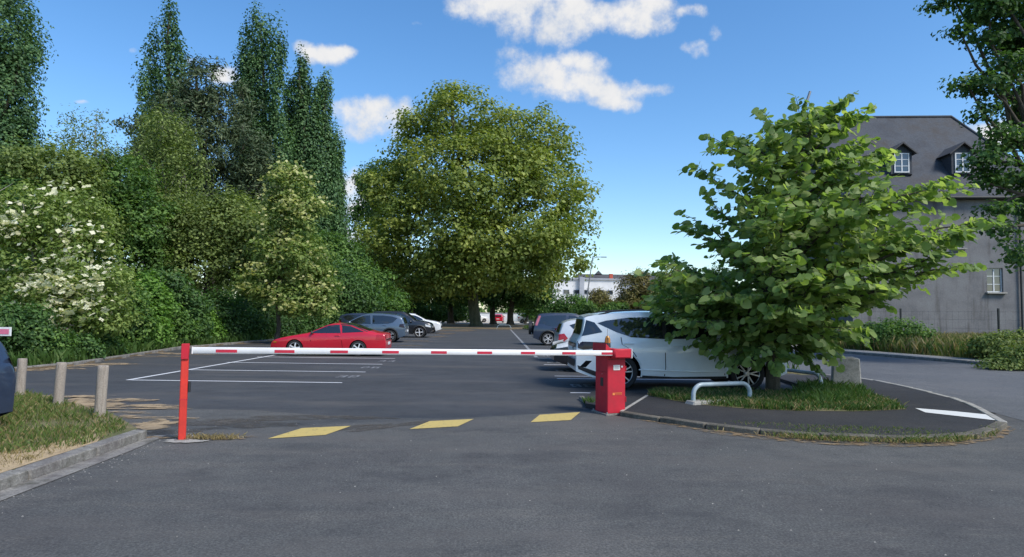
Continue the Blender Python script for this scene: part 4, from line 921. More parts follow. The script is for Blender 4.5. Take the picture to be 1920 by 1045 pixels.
# ================================================================== buildings
def old_house():
    o0 = PT(1600, 640, 40.6); o0.z = 0.08
    h = thing('old_house', 'old grey rendered house with steep slate roof and dormers, right of the young tree', 'house', o0, radians(-5))
    L, D, E, RZ = 12.7, 10.0, 9.35, 16.1
    # front wall with window openings, built as panels round the holes
    wins = [(8.8, 3.25, 0.98, 1.55), (11.7, 3.25, 0.98, 1.55), (11.7, 6.2, 0.9, 1.4)]
    arch = (6.6, 6.05, 0.62, 0.75)
    holes = wins+[arch]
    xs = sorted({0, L}|{x for w in holes for x in (w[0]-w[2]/2, w[0]+w[2]/2)}); zs = sorted({0, E}|{z for w in holes for z in (w[1], w[1]+w[3])})
    m = MB()
    for x0, x1 in zip(xs, xs[1:]):
        for z0, z1 in zip(zs, zs[1:]):
            cx, cz = (x0+x1)/2, (z0+z1)/2
            if any(abs(cx-w[0]) < w[2]/2 and w[1] < cz < w[1]+w[3] for w in holes): continue
            m.add([(x0, 0, z0), (x1, 0, z0), (x1, 0, z1), (x0, 0, z1)], [(0, 1, 2, 3)])
    for w in holes:
        a, b, c, d = w[0]-w[2]/2, w[0]+w[2]/2, w[1], w[1]+w[3]
        m.add([(a, 0, c), (b, 0, c), (b, 0.22, c), (a, 0.22, c), (a, 0, d), (b, 0, d), (b, 0.22, d), (a, 0.22, d)], [(0, 3, 2, 1), (4, 5, 6, 7), (0, 4, 7, 3), (1, 2, 6, 5)])
    m.add([(0, 0, 0), (0, D, 0), (0, D, E), (0, 0, E), (0, D/2, RZ)], [(0, 3, 2, 1), (3, 4, 2)])
    m.add([(L, 0, 0), (L, D, 0), (L, D, E), (L, 0, E)], [(0, 1, 2, 3)]); m.add([(0, D, 0), (L, D, 0), (L, D, E), (0, D, E)], [(0, 3, 2, 1)])
    m.build('wall', 'plaster', h)
    def window(x, z, w, hh, y=0.16, par=h, bars=1):
        f = MB(); t = 0.07
        f.box((x-w/2+t/2, y, z+hh/2), (t, 0.06, hh)); f.box((x+w/2-t/2, y, z+hh/2), (t, 0.06, hh)); f.box((x, y-0.002, z+t/2), (w-2*t, 0.06, t)); f.box((x, y-0.002, z+hh-t/2), (w-2*t, 0.06, t)); f.box((x, y-0.004, z+hh/2), (t, 0.06, hh-2*t))
        for k in range(1, bars+1): f.box((x-w/4, y-0.006, z+hh*k/(bars+1)), (w/2-t*1.5, 0.04, 0.035)); f.box((x+w/4, y-0.006, z+hh*k/(bars+1)), (w/2-t*1.5, 0.04, 0.035))
        fr = f.build('window', 'frame_white', par)
        for sx in (-1, 1):
            MB().box((x+sx*w/4, y+0.01, z+hh/2), (w/2-0.1, 0.012, hh-0.12)).build('pane', 'window_glass', fr)
        return fr
    for w in wins:
        f = window(*w, bars=2); MB().box((w[0], -0.05, w[1]-0.05), (w[2]+0.24, 0.30, 0.10), 0, 1, 0.02).build('sill', 'concrete', f)
    f = window(arch[0], arch[1], arch[2], arch[3]); ar = MB()
    for k in range(7):
        a0, a1 = pi*k/7, pi*(k+1)/7
        ar.add([(arch[0]+r*cos(a), y, arch[1]+arch[3]+r*sin(a)*0.7) for a in (a0, a1) for r in (0.31, 0.42) for y in (-0.03, 0.0)], [(0, 2, 6, 4), (0, 1, 3, 2)])
    ar.build('arch_trim', 'concrete', f); MB().box((arch[0], -0.05, arch[1]-0.04), (0.9, 0.26, 0.08)).build('sill', 'concrete', f)
    # roof with a hip at the right end
    ov = 0.35; r = MB(); A, B, Cc, Dd = (-ov, -ov, E), (L+ov, -ov, E), (L+ov, D+ov, E), (-ov, D+ov, E); R0, R1 = (-ov, D/2, RZ), (L-3.3, D/2, RZ)
    r.add([A, B, Cc, Dd, R0, R1], [(0, 1, 5, 4), (1, 2, 5), (2, 3, 4, 5)]); r.add([(x, y, z-0.16) for x, y, z in (A, B, Cc, Dd, R0)], [(0, 3, 2, 1)])
    r.add([A, B, (B[0], B[1], E-0.16), (A[0], A[1], E-0.16)], [(0, 3, 2, 1)]); r.add([A, R0, (A[0], A[1], E-0.16), (R0[0], R0[1], RZ-0.2)], [(0, 1, 3, 2)])
    rf = r.build('roof', 'slate', h)
    MB().tube([(-ov, D/2, RZ+0.03), (L-3.3, D/2, RZ+0.03)], 0.10, 8).build('ridge', 'slate', rf); MB().tube([(L-3.3, D/2, RZ+0.03), (L+ov, -ov, E+0.03)], 0.09, 8).build('hip_ridge', 'slate', rf)
    for dx in (3.6, 7.45):
        zb_, y0 = 11.0, 0.75; w, hh = 1.35, 1.45
        d = MB().add([(dx-w/2, y0, zb_), (dx+w/2, y0, zb_), (dx+w/2, y0, zb_+hh), (dx-w/2, y0, zb_+hh), (dx, y0, zb_+hh+0.55), (dx-w/2, y0+2.4, zb_+hh), (dx+w/2, y0+2.4, zb_+hh), (dx-w/2, y0+0.3, zb_-0.2), (dx+w/2, y0+0.3, zb_-0.2)],
            [(0, 1, 2, 3), (3, 2, 4), (0, 3, 5, 7), (1, 8, 6, 2)]).build('dormer', 'slate', h)
        MB().add([(dx-w/2-.25, y0-.3, zb_+hh-.12), (dx, y0-.3, zb_+hh+.65), (dx+w/2+.25, y0-.3, zb_+hh-.12), (dx-w/2-.25, y0+2.7, zb_+hh-.12), (dx, y0+3.0, zb_+hh+.65), (dx+w/2+.25, y0+2.7, zb_+hh-.12)]+
                 [(dx-w/2-.25, y0-.3, zb_+hh-.22), (dx, y0-.3, zb_+hh+.55), (dx+w/2+.25, y0-.3, zb_+hh-.22)], [(0, 1, 4, 3), (1, 2, 5, 4), (6, 7, 1, 0), (7, 8, 2, 1)]).build('dormer_roof', 'dark_roof', d)
        window(dx, zb_+0.1, 0.95, 1.3, y0-0.03, d, 2)
    MB().tube([(10.3, -0.12, 0.1), (10.3, -0.12, 9.0)], 0.06, 8).build('drainpipe', 'fence_dark', h); MB().tube([(-ov, -ov-0.07, E-0.1), (L+ov, -ov-0.07, E-0.1)], 0.075, 8).build('gutter', 'fence_dark', h)
old_house()

def fence():
    t = thing('mesh_fence', 'dark post and wire fence in the tall grass before the house', 'fence', (20.5, 31, 0.1))
    P = [(-3.6, 8), (-2.2, 4), (-0.6, 0), (1.1, -4), (2.9, -8)]
    for x, y in P: MB().box((x, y, 1.0), (0.07, 0.07, 2.0), 0, 1, 0.006).build('post', 'fence_dark', t)
    m = MB()
    for (a, b), (c, d) in zip(P, P[1:]):
        for z in (0.3, 0.7, 1.1, 1.5, 1.85): m.tube([(a, b, z), (c, d, z)], 0.003, 4, False)
        for k in range(1, 16): x, y = a+(c-a)*k/16, b+(d-b)*k/16; m.tube([(x, y, 0.2), (x, y, 1.9)], 0.0025, 4, False)
    stuff(m.build('wire_mesh', 'fence_dark', t))
fence()

def far_block():
    Y = 122; a = PT(1036, 590, Y); b = PT(1162, 590, Y); top = PT(1040, 524, Y).z
    o = thing('office_block', 'white modern block with small square windows beyond the shrubs', 'building', (a.x, Y, 0))
    L = b.x-a.x
    MB().box((L/2, 4, top/2), (L, 8, top), 0, 1, 0.02).build('wall', 'white_wall', o)
    MB().box((L/2, 3.95, top+0.15), (L+0.4, 8.4, 0.3)).build('roof', 'grey_wall', o)
    for x in (2.6, 4.6, 6.4, 9.2, 11.0):
        for z in (top-2.35, top-5.2):
            w = MB().box((x, -0.04, z), (1.15, 0.10, 0.85)).build('window', 'grey_wall', o); MB().box((x, -0.10, z), (0.95, 0.05, 0.68)).build('pane', 'window_glass', w)
    MB().box((5.5, -0.35, top/2+0.2), (0.9, 0.7, top+0.6), 0, 1, 0.02).build('pillar', 'grey_wall', o)
    MB().box((-0.8, -1.2, 3.6), (3.4, 2.4, 0.28)).build('canopy', 'white_wall', o); MB().box((-2.3, -2.2, 1.75), (0.2, 0.2, 3.5)).build('canopy_post', 'white_wall', o)
    MB().box((-1.2, 0.5, 5.0), (2.4, 5, 2.2)).build('wing', 'white_wall', o); MB().box((-1.2, -2.03, 5.1), (1.9, 0.06, 1.3)).build('wing_glazing', 'window_glass', o)
    Y = 160; a = PT(1085, 590, Y); b = PT(1275, 590, Y); top = PT(1180, 513, Y).z; e = PT(1180, 531, Y).z
    h = thing('long_hall', 'long dark roofed hall on the skyline behind the white block', 'building', (a.x, Y, 0)); L = b.x-a.x
    MB().box((L/2, 5, e/2), (L, 10, e)).build('wall', 'grey_wall', h)
    MB().add([(-0.5, -0.4, e), (L+.5, -0.4, e), (L+.5, 10.4, e), (-.5, 10.4, e), (0, 5, top), (L, 5, top)], [(0, 1, 5, 4), (2, 3, 4, 5), (0, 4, 3), (1, 2, 5)]).build('roof', 'dark_roof', h)
    c = PT(1147, 520, Y).x-a.x
    MB().box((c, 1.2, e+1.0), (0.9, 0.9, 2.6), 0, 1, 0.02).build('chimney', 'brick_red', h)
    c = PT(1128, 510, Y).x-a.x; MB().add([(c-.9, 4.4, top), (c+.9, 4.4, top), (c+.9, 5.6, top), (c-.9, 5.6, top), (c, 5, top+1.0)], [(0, 1, 4), (1, 2, 4), (2, 3, 4), (3, 0, 4)]).build('roof_vent', 'slate', h)
    w = thing('low_wall', 'low pale wall beyond the trunks at the far end', 'wall', (-4, 128, 0))
    MB().box((6, 0, 0.8), (12, 0.4, 1.6)).build('masonry', 'white_wall', w); MB().box((6, -0.02, 1.65), (12.2, 0.6, 0.1)).build('coping', 'concrete', w)
far_block()
def lamp_post():
    Y = 58; b = PT(1099, 590, Y); tp = PT(1112, 480, Y); b.z = 0.05
    t = thing('street_lamp', 'slender grey street lamp with one arm beside the parked row', 'lamp', b); h = tp.z-b.z
    MB().tube([(0, 0, 0), (0.1, 0, h*0.5), (tp.x-b.x, 0, h)], [0.08, 0.06, 0.04], 8).build('mast', 'steel_grey', t, 50)
    MB().tube([(tp.x-b.x-0.1, 0, h-0.25), (tp.x-b.x+0.45, 0, h-0.1), (tp.x-b.x+0.9, 0, h-0.1)], 0.03, 6).build('arm', 'steel_grey', t, 50)
    MB().box((tp.x-b.x+1.0, 0, h-0.1), (0.5, 0.18, 0.08), 0, 1, 0.03).build('head', 'steel_grey', t)
lamp_post()
hb = thing('bike_hoop', 'thin pale hoop standing at the far end of the lot', 'hoop', PT(945, 617, 67) - Vector((0, 0, PT(945, 617, 67).z)))
MB().tube([(-0.75, 0, 0), (-0.65, 0, 0.28), (-0.5, 0, 0.38), (0.5, 0, 0.38), (0.65, 0, 0.28), (0.75, 0, 0)], 0.03, 8).build('tube', 'hoop_grey', hb)

# ================================================================== trees and shrubs
def leaf_quads(C, N, size, rng, aspect=0.6, fold=0.3, svar=0.35, tangent=None):
    n = len(C); r = rng.normal(size=(n, 3)) if tangent is None else tangent+rng.normal(0, 0.45, (n, 3))
    t = unit(r-N*np.sum(r*N, 1, keepdims=True)); b = np.cross(N, t); L = (size*(1-svar+2*svar*rng.random(n)))[:, None]
    f = (fold*L*aspect*0.5); k = rng.uniform(0.35, 0.6, (n, 1))
    V = np.stack([C-t*L*0.5, C+b*L*aspect*0.5+N*f-t*L*(0.5-k), C+t*L*0.5-N*L*0.1, C-b*L*aspect*0.5+N*f-t*L*(0.5-k)], 1).reshape(-1, 3)
    i = np.arange(n)[:, None]*4; F = np.hstack([i, i+2, i+1, i, i+3, i+2]).reshape(-1, 3)
    return V, F
def crown_pts(lobes, n_clump, per, csize, rng, shell=0.55, elong=(1, 1, 0.7), up=0.5, skin=1.0, noise=0.6):
    A = np.array(lobes, float); wgt = (A[:, 3]*A[:, 4]*A[:, 5])**(2/3); k = rng.choice(len(A), n_clump, p=wgt/wgt.sum())
    d = unit(rng.normal(size=(n_clump, 3))); rad = shell+(1-shell)*rng.random(n_clump)**0.6; rad *= 1+rng.normal(0, 0.09, n_clump)
    c = A[k, :3]+d*A[k, 3:6]*rad[:, None]; out = unit(d/np.maximum(A[k, 3:6], 0.01)*A[k, 3:6].mean(1, keepdims=True))
    # clumps deep inside another lobe are dropped
    keep = np.ones(n_clump, bool)
    for j, a in enumerate(A):
        q = np.sum(((c-a[:3])/a[3:6])**2, 1); keep &= ~((q < 0.12) & (rng.random(n_clump) < 0.7))
    c, out = c[keep], out[keep]; m = len(c); ct = rng.normal(0, 0.21, m); cs = csize*(0.6+0.8*rng.random(m))
    od = unit(rng.normal(size=(m*per, 3))); P = np.repeat(c, per, 0)+od*(rng.random((m*per, 1))**0.4)*np.repeat(cs, per)[:, None]*np.array(elong)*0.72
    N = unit(od*0.55+np.repeat(out, per, 0)*0.40+np.array([0, 0, up])+rng.normal(size=(m*per, 3))*noise*0.55)
    tone = np.clip(0.48+np.repeat(ct, per)+rng.normal(0, 0.16, m*per), 0, 1)
    return P, N, tone, c
def lobes_px(L, Y, depth=0.9, jitter=0.0, rng=None):
    out = []
    for q in L:
        px, py, rx, ry = q[:4]; dy = q[4] if len(q) > 4 else 0.0
        p = PT(px, py, Y+dy); k = (Y+dy)/FPX; out.append((p.x, p.y, p.z, rx*k, max(rx*k*depth, 0.3), ry*k))
    return out
def tree(name, label, cat, Y, base_px, L, mat, n_clump, per, csize, leaf, seed, trunk_r=0.2, bark='bark', group=None, shell=0.55, elong=(1, 1, 0.7), up=0.5, aspect=0.6, depth=0.9, limbs=True, part='crown', fork=0.45, base_y=None, twigs=0, noise=0.6, extra=None, tangent=None, ragged=2):
    rng = np.random.default_rng(seed); W = lobes_px(L, Y, depth); nW = len(W)
    for a in list(W):                               # small boughs that break up the outline
        for _ in range(ragged):
            d = unit(rng.normal(size=(1, 3)))[0]; d[2] = d[2]*0.8+0.15; s = rng.uniform(0.22, 0.40)
            W.append((a[0]+d[0]*a[3], a[1]+d[1]*a[4], a[2]+d[2]*a[5], a[3]*s, a[4]*s, a[5]*s))
    bx = PT(base_px, 600, Y).x; base = Vector((bx, Y, 0.02)); t = thing(name, label, cat, base, 0, group)
    P, N, tone, cl = crown_pts(W, n_clump, per, csize, rng, shell, elong, up, 1.0, noise)
    ok = P[:, 2] > 0.06; P, N, tone = P[ok], N[ok], tone[ok]
    V, F = leaf_quads(P, N, leaf, rng, aspect, tangent=(None if tangent is None else np.array(tangent)))
    o = link(part, tri_mesh(part, V-np.array(base), F, mat, np.repeat(tone, 2)), t)
    top = max(W, key=lambda a: a[2]+a[5]); tz = top[2]+top[5]*0.5
    m = MB(); r_ = random.Random(seed); mid = Vector((bx+(top[0]-bx)*0.4, Y, tz*fork)); 
    def wob(a, b, n, r0, r1, s=0.05):
        a, b = Vector(a), Vector(b); l = (b-a).length; pts = []
        for k in range(n+1):
            q = a.lerp(b, k/n)
            if 0 < k < n: q += Vector((r_.uniform(-1, 1), r_.uniform(-1, 1), r_.uniform(-.5, .5)))*l*s
            pts.append(q-base)
        m.tube(pts, [r0+(r1-r0)*k/n for k in range(n+1)], 9)
    wob(base-Vector((0, 0, 0.1)), mid, 4, trunk_r*1.15, trunk_r*0.75, 0.02); wob(mid, (top[0], top[1], tz), 5, trunk_r*0.75, trunk_r*0.12, 0.03)
    m.lathe([(trunk_r*1.7, -0.05), (trunk_r*1.35, 0.15), (trunk_r*1.12, 0.5)], 'Z', 10)
    if limbs:
        for a in W[:nW]:
            s0 = base.lerp(mid, r_.uniform(0.6, 1.0)); wob(s0, (a[0], a[1], a[2]+a[5]*0.2), 5, trunk_r*0.42, trunk_r*0.1)
    for k in range(twigs):
        c = Vector(cl[r_.randrange(len(cl))]); a = min(W, key=lambda q: (Vector(q[:3])-c).length); wob((a[0], a[1], a[2]), c, 3, trunk_r*0.13, trunk_r*0.03)
    m.build('trunk', bark, t, 60)
    if extra: extra(t, base, W, cl, rng)
    return t

# --- far trees and the big plane tree at the end of the lot
plane_L = [(868,232,95,62,1),(955,262,95,68,0),(800,292,80,85,1),(1020,322,75,90,1),(745,385,62,80,1),(880,345,125,105,-3),(985,400,105,95,-3),(1068,440,48,80,1),(820,440,115,85,-3),(930,470,120,70,-4),(722,470,52,65,1),(1040,482,55,48,0),(785,520,80,42,0),(995,515,48,35,-2),(870,525,60,30,-4),(1095,365,18,20,0),(845,180,30,22,1)]
tree('plane_tree', 'huge round plane tree at the far end of the car park', 'tree', 77, 893, plane_L, 'leaf_plane', 2100, 38, 2.3, 0.40, 101, 0.62, 'bark_green', None, 0.62, (1, 1, 0.55), 0.55, 0.75, 0.85, fork=0.32, twigs=40, ragged=4)
far_trees = [
    ('plane_tree', 'narrow tree close to the left flank of the big plane tree', 84, 690, [(690,430,34,75),(712,360,36,60),(700,500,40,50),(690,340,22,30)], 'leaf_hedge', 700, 18, 1.5, 0.36, 0.3),
    ('park_tree', 'dark tree behind the plane tree, above the far left cars', 92, 775, [(760,520,60,50),(800,545,55,35),(730,550,45,38)], 'leaf_dark', 700, 18, 1.6, 0.40, 0.4),
    ('park_tree', 'dark tree just left of the plane trunk, in shade', 94, 846, [(840,500,60,55),(860,550,42,26)], 'leaf_dark', 600, 18, 1.6, 0.40, 0.4),
    ('park_tree', 'dark tree just right of the plane trunk, in shade', 94, 925, [(920,500,60,60),(930,552,46,22)], 'leaf_dark', 600, 18, 1.6, 0.40, 0.4),
    ('park_tree', 'dark tree right of the plane tree, trunk before the bright gravel', 90, 957, [(985,500,62,60),(1000,560,40,26),(950,555,30,20)], 'leaf_dark', 700, 18, 1.6, 0.40, 0.42),
    ('park_tree', 'small light green tree low beneath the right side of the plane tree', 98, 985, [(985,575,20,16),(1004,560,22,22)], 'leaf_bright', 220, 16, 1.2, 0.40, 0.16),
]
for nm, lab, Y, bp, L, mt, nc, per, cs, lf, tr in far_trees:
    tree(nm, lab, 'tree', Y, bp, L, mt, nc, per, cs, lf, bp+Y, tr, group='trees at the far end of the car park')
for i, (px, lab) in enumerate([(735, 'shady shrub far back behind the roof of the black off roader'), (775, 'shady shrub far back above the white hatchback'), (815, 'shady shrub far back right of the white hatchback'), (850, 'shady shrub far back, next left of the plane trunk'), (1010, 'shady shrub far back above the tail of the estate car')]):
    tree('far_shrub', lab, 'shrub', 100+i, px, [(px, 584, 26, 18), (px+14, 592, 20, 12)], 'leaf_dark', 220, 16, 1.3, 0.36, 950+i, 0.1, group='shady shrubs at the far end')
# --- shrubs and small trees before the far white block, along the planting strip
strip_trees = [
    ('shrub', 'dark green shrub before the white block', 62, 1078, [(1070,572,34,20),(1050,582,20,14)], 'leaf_hedge', 260, 18, 0.8, 0.22),
    ('small_tree', 'reddish brown small tree right of the street lamp', 66, 1128, [(1122,562,18,18),(1112,578,22,13),(1134,576,18,14)], 'leaf_brown', 400, 18, 0.9, 0.22),
    ('small_tree', 'olive brown tree left of the young tree, above the pale car', 60, 1192, [(1194,540,34,30),(1180,562,22,22),(1215,555,34,30),(1190,575,45,20)], 'leaf_brown', 700, 18, 0.9, 0.22),
    ('small_tree', 'green brown tree half hidden by the left edge of the young tree', 55, 1262, [(1262,540,34,36),(1245,570,36,24),(1290,560,34,34)], 'leaf_olive', 600, 18, 0.9, 0.22),
    ('shrub', 'low green shrub over the roof of the estate car', 58, 1100, [(1098,580,22,12),(1150,582,24,12)], 'leaf_hedge', 260, 18, 0.7, 0.2),
    ('small_tree', 'green tree behind the young tree, beside the side street', 50, 1350, [(1345,560,50,50),(1400,580,45,36),(1310,590,40,30)], 'leaf_hedge', 700, 18, 0.9, 0.2),
    ('shrub', 'green shrub behind the pale car, seen through the young tree', 40, 1440, [(1440,600,40,36),(1500,615,30,24)], 'leaf_dark', 500, 18, 0.7, 0.18),
]
for nm, lab, Y, bp, L, mt, nc, per, cs, lf in strip_trees:
    tree(nm, lab, 'tree' if 'tree' in nm else 'shrub', Y, bp, L, mt, nc, per, cs, lf, bp*3+Y, 0.12, group='shrubs along the side street')
# --- tall trees on the left skyline
def spire(px, top, bot, w0, w1, n=5, dy=0, lean=0):
    w0, w1 = w0*1.15, w1*1.15
    return [(px+lean*k/n, top+(bot-top)*(k+0.5)/n, w0+(w1-w0)*(k+0.3)/n, (bot-top)/n*0.85, dy) for k in range(n)]
EL = (0.55, 0.55, 1.5)
pop = [
    ('tall poplar with a pointed spire, second tall tree from the left', 50, 318, spire(318,14,470,9,50,6)+spire(290,62,470,8,36,5,1)+spire(268,120,460,7,26,4,-1)+spire(338,100,460,9,34,4,1), 201),
    ('broad poplar standing in the middle of the left tree group', 52, 490, spire(488,38,480,18,52,6)+spire(455,110,470,14,34,4,1)+spire(522,66,480,12,34,5,-1)+spire(470,60,300,12,30,3), 202),
    ('slim poplar just right of the broad poplar', 54, 568, spire(568,130,480,9,34,5)+spire(545,170,480,12,26,4,1), 203),
    ('rightmost poplar of the left group, next to the gap of sky', 55, 608, spire(606,170,480,12,40,5)+spire(628,270,460,10,24,3,1)+spire(588,180,470,8,30,4,-1), 204),
]
for lab, Y, bp, L, sd in pop:
    tree('poplar_tree', lab, 'tree', Y, bp, L, 'leaf_poplar', 1600, 28, 1.15, 0.21, sd, 0.4, 'bark', 'poplars behind the left hedge', 0.5, EL, 0.35, 0.7, 0.8, limbs=False, fork=0.5, tangent=(0, 0, 1), ragged=1)
tree('tall_tree', 'very tall dark tree at the left edge of the picture', 'tree', 42, -25, [(-40,40,95,80),(-5,90,70,80),(-60,190,100,100),(5,190,62,85),(-20,290,90,80),(20,280,52,60),(35,130,28,40),(-30,-60,70,80),(-30,400,90,90),(-20,500,90,90)], 'leaf_poplar', 2000, 34, 1.2, 0.19, 205, 0.5, 'bark', None, 0.6, (0.9, 0.9, 0.9), 0.4, 0.75)
pine_L = [(385,165,50,45),(350,215,60,50),(420,215,60,55,1),(300,270,48,40,-1),(385,280,70,55,-1),(450,290,60,60),(340,330,60,40),(430,360,70,50,1),(245,235,26,14,-1),(370,390,60,40),(255,300,34,24,-1),(480,350,45,60),(365,130,20,18)]
tree('pine_tree', 'dark bushy pine between the two tallest poplars', 'tree', 46, 408, pine_L, 'leaf_pine', 900, 34, 1.0, 0.34, 206, 0.42, 'bark', None, 0.6, (1, 1, 0.8), 0.4, 0.28, 0.9, twigs=50, noise=0.9)
tree('birch_tree', 'thin olive tree with pale stems in front of the pine', 'tree', 36, 320, [(305,250,52,42),(290,320,58,50),(345,330,50,50),(260,370,50,40),(320,400,70,40),(330,270,36,36)], 'leaf_olive', 620, 20, 0.9, 0.17, 207, 0.13, 'bark_pale', None, 0.5, (1, 1, 1.2), 0.3, 0.5, twigs=40)
tree('wispy_tree', 'wispy thin topped tree against the sky at left', 'tree', 32, 165, [(160,255,40,38),(190,285,36,28),(130,280,30,26),(182,222,14,16),(150,320,50,30)], 'leaf_olive', 260, 12, 0.7, 0.13, 208, 0.08, 'bark_pale', None, 0.3, (1, 1, 1), 0.3, 0.5, twigs=80)
# --- middle storey
mid = [
    ('broadleaf_tree', 'olive green tree behind the white flowering shrub', 29, 95, [(90,320,80,50),(40,360,70,60),(130,370,60,60),(90,430,90,70)], 'leaf_olive', 1100, 20, 0.8, 0.17),
    ('broadleaf_tree', 'green tree between the white shrub and the pine', 33, 235, [(220,340,60,50),(200,400,60,60),(270,420,60,60),(240,480,70,60),(180,330,40,36)], 'leaf_hedge', 1200, 20, 0.8, 0.18),
    ('broadleaf_tree', 'olive rounded tree below the pine', 35, 370, [(350,440,75,55),(410,430,70,55),(460,450,60,60),(380,500,85,50),(310,470,60,55)], 'leaf_olive', 1400, 20, 0.9, 0.18),
    ('broadleaf_tree', 'olive brown tree just left of the yellow flowering tree', 38, 470, [(455,420,60,50),(500,440,55,55),(480,500,70,50)], 'leaf_olive', 900, 20, 0.9, 0.19),
    ('broadleaf_tree', 'dark green tree filling the gap left of the plane tree', 52, 640, [(640,500,50,55),(600,480,45,50),(670,540,55,45),(690,590,50,30),(720,575,44,36)], 'leaf_hedge', 1200, 20, 1.1, 0.24),
    ('broadleaf_tree', 'dark green tree behind the blue grey crossover', 47, 625, [(620,540,55,45),(660,560,55,36),(600,580,50,30)], 'leaf_dark', 900, 20, 1.0, 0.22),
    ('broadleaf_tree', 'deep green tree at the left edge under the very tall one', 27, -20, [(0,400,80,70),(-30,470,90,90),(30,500,60,60)], 'leaf_dark', 900, 20, 0.8, 0.17),
    ('broadleaf_tree', 'shaded tree behind the yellow flowering tree', 42, 545, [(540,470,60,60),(560,540,70,50),(510,560,60,45)], 'leaf_dark', 1000, 20, 0.9, 0.2),
]
for nm, lab, Y, bp, L, mt, nc, per, cs, lf in mid:
    tree(nm, lab, 'tree', Y, bp, L, mt, nc, per, cs, lf, bp+1000, 0.16, 'bark', 'trees of the left hedge')
# flowering shrubs: bracts are parts, the largest as single objects
def bract_mesh(mat):
    V, F = [], []
    for k in range(4):
        a = pi/2*k; o = len(V)
        for r, da, z in ((0.05, 0, 0.0), (0.68, -0.66, 0.10), (0.95, 0, 0.05), (0.68, 0.66, 0.10)): V.append((r*cos(a+da), r*sin(a+da), z))
        F += [(o, o+1, o+2), (o, o+2, o+3)]
    return tri_mesh('flower', np.array(V), np.array(F), mat, np.full(len(F), 0.6))
def flowers(n_obj, n_more, size, mat, region):
    def f(t, base, W, cl, rng):
        sel = []; hubs = [cl[rng.integers(len(cl))] for _ in range(170)]
        while len(sel) < n_obj+n_more:
            c = hubs[rng.integers(len(hubs))]; p = c+rng.normal(0, 0.26, 3)*np.array([1.2, 1, 0.6])
            q = CR.transposed() @ (Vector(p)-Vector((0, 0, EYE))); u, v = 960+FPX*q.x/-q.z, 522.5-FPX*q.y/-q.z
            a = min(W, key=lambda a_: sum((p[i]-a_[i])**2 for i in range(3)))
            if region(u, v, rng) and p[1] < a[1]+0.4*a[4] and p[2] > 0.4: sel.append(p+np.array([0, -0.42, 0.16]))
        sel.sort(key=lambda p: p[1]); me = bract_mesh(mat); crown = [c for c in t.children if c.name.startswith('crown')][0]
        for p in sel[:n_obj]:
            o = link('flower', me, crown); o.location = Vector(p)-base; s = size*rng.uniform(0.7, 1.3); o.scale = (s, s, s)
            o.rotation_euler = (rng.uniform(0.1, 1.0), rng.uniform(-.5, .5), rng.uniform(0, 6.28))
        P = np.array(sel[n_obj:]); N = unit(np.array([0, -0.55, 0.7])+rng.normal(0, 0.4, (len(P), 3))); V, F = leaf_quads(P, N, size*1.7, rng, 0.8, 0.1)
        stuff(link('small_flowers', tri_mesh('small_flowers', V-np.array(base), F, mat, np.repeat(np.clip(rng.normal(.5, .25, len(P)), 0, 1), 2)), t))
    return f
def reg_white(u, v, rng):
    d = ((u-150)/95)**2+((v-540)/95)**2; d2 = ((u-60)/110)**2+((v-410)/70)**2
    return rng.random() < max(np.exp(-d*1.3), 0.6*np.exp(-d2*1.2))
tree('flowering_shrub', 'large shrub covered in cream white flowers at left', 'shrub', 22.0, 90, [(40,410,90,70),(130,420,75,65),(60,500,100,80),(165,500,70,70),(150,570,75,55,-1),(40,560,90,70),(200,550,45,55,-1),(180,600,55,36,-1)], 'leaf_dogwood', 1300, 18, 0.6, 0.14, 301, 0.10, 'bark_pale', None, 0.6, (1, 1, 0.6), 0.6, 0.55, twigs=30, extra=flowers(298, 900, 0.108, 'bract_cream', reg_white))
tree('flowering_shrub', 'yellow green flowering tree arching above the red car', 'tree', 31.5, 520, [(545,350,38,36),(560,400,40,45),(525,400,30,40),(520,470,45,40),(570,490,50,45),(600,530,32,30),(500,530,50,30),(560,560,55,32),(600,575,24,24),(470,540,32,22),(530,330,20,22)], 'leaf_dogwood', 950, 18, 0.6, 0.17, 302, 0.10, 'bark', None, 0.55, (1.2, 1.2, 0.5), 0.6, 0.55, twigs=20, extra=flowers(220, 1300, 0.105, 'bract_yellow', lambda u, v, r: r.random() < 0.8))
# the low hedge along the lot, single shrubs
hx = [-60, 0, 130, 320, 500, 640, 720, 760]; hy = [17.5, 18.2, 19.6, 28.0, 36.2, 46.5, 54, 58]
shr = [(-20,600,50,60,'leaf_dark'),(40,618,45,50,'leaf_dark'),(85,645,40,34,'leaf_hedge'),(140,652,42,26,'leaf_dark'),(185,650,40,24,'leaf_hedge'),(235,590,42,60,'leaf_hedge'),(275,560,36,52,'leaf_bright'),(262,610,44,46,'leaf_bright'),(315,610,40,46,'leaf_hedge'),
       (345,590,45,60,'leaf_dark'),(375,615,36,40,'leaf_bright'),(410,590,45,54,'leaf_dark'),(450,600,40,46,'leaf_dark'),(490,590,45,50,'leaf_dark'),(530,595,42,44,'leaf_dark'),(570,600,42,36,'leaf_dark'),(610,602,40,32,'leaf_dark'),(650,600,36,30,'leaf_hedge'),(690,598,36,30,'leaf_hedge'),(725,598,32,30,'leaf_dark'),(560,570,40,50,'leaf_dark'),(310,540,50,50,'leaf_dark'),(200,560,50,60,'leaf_dark')]
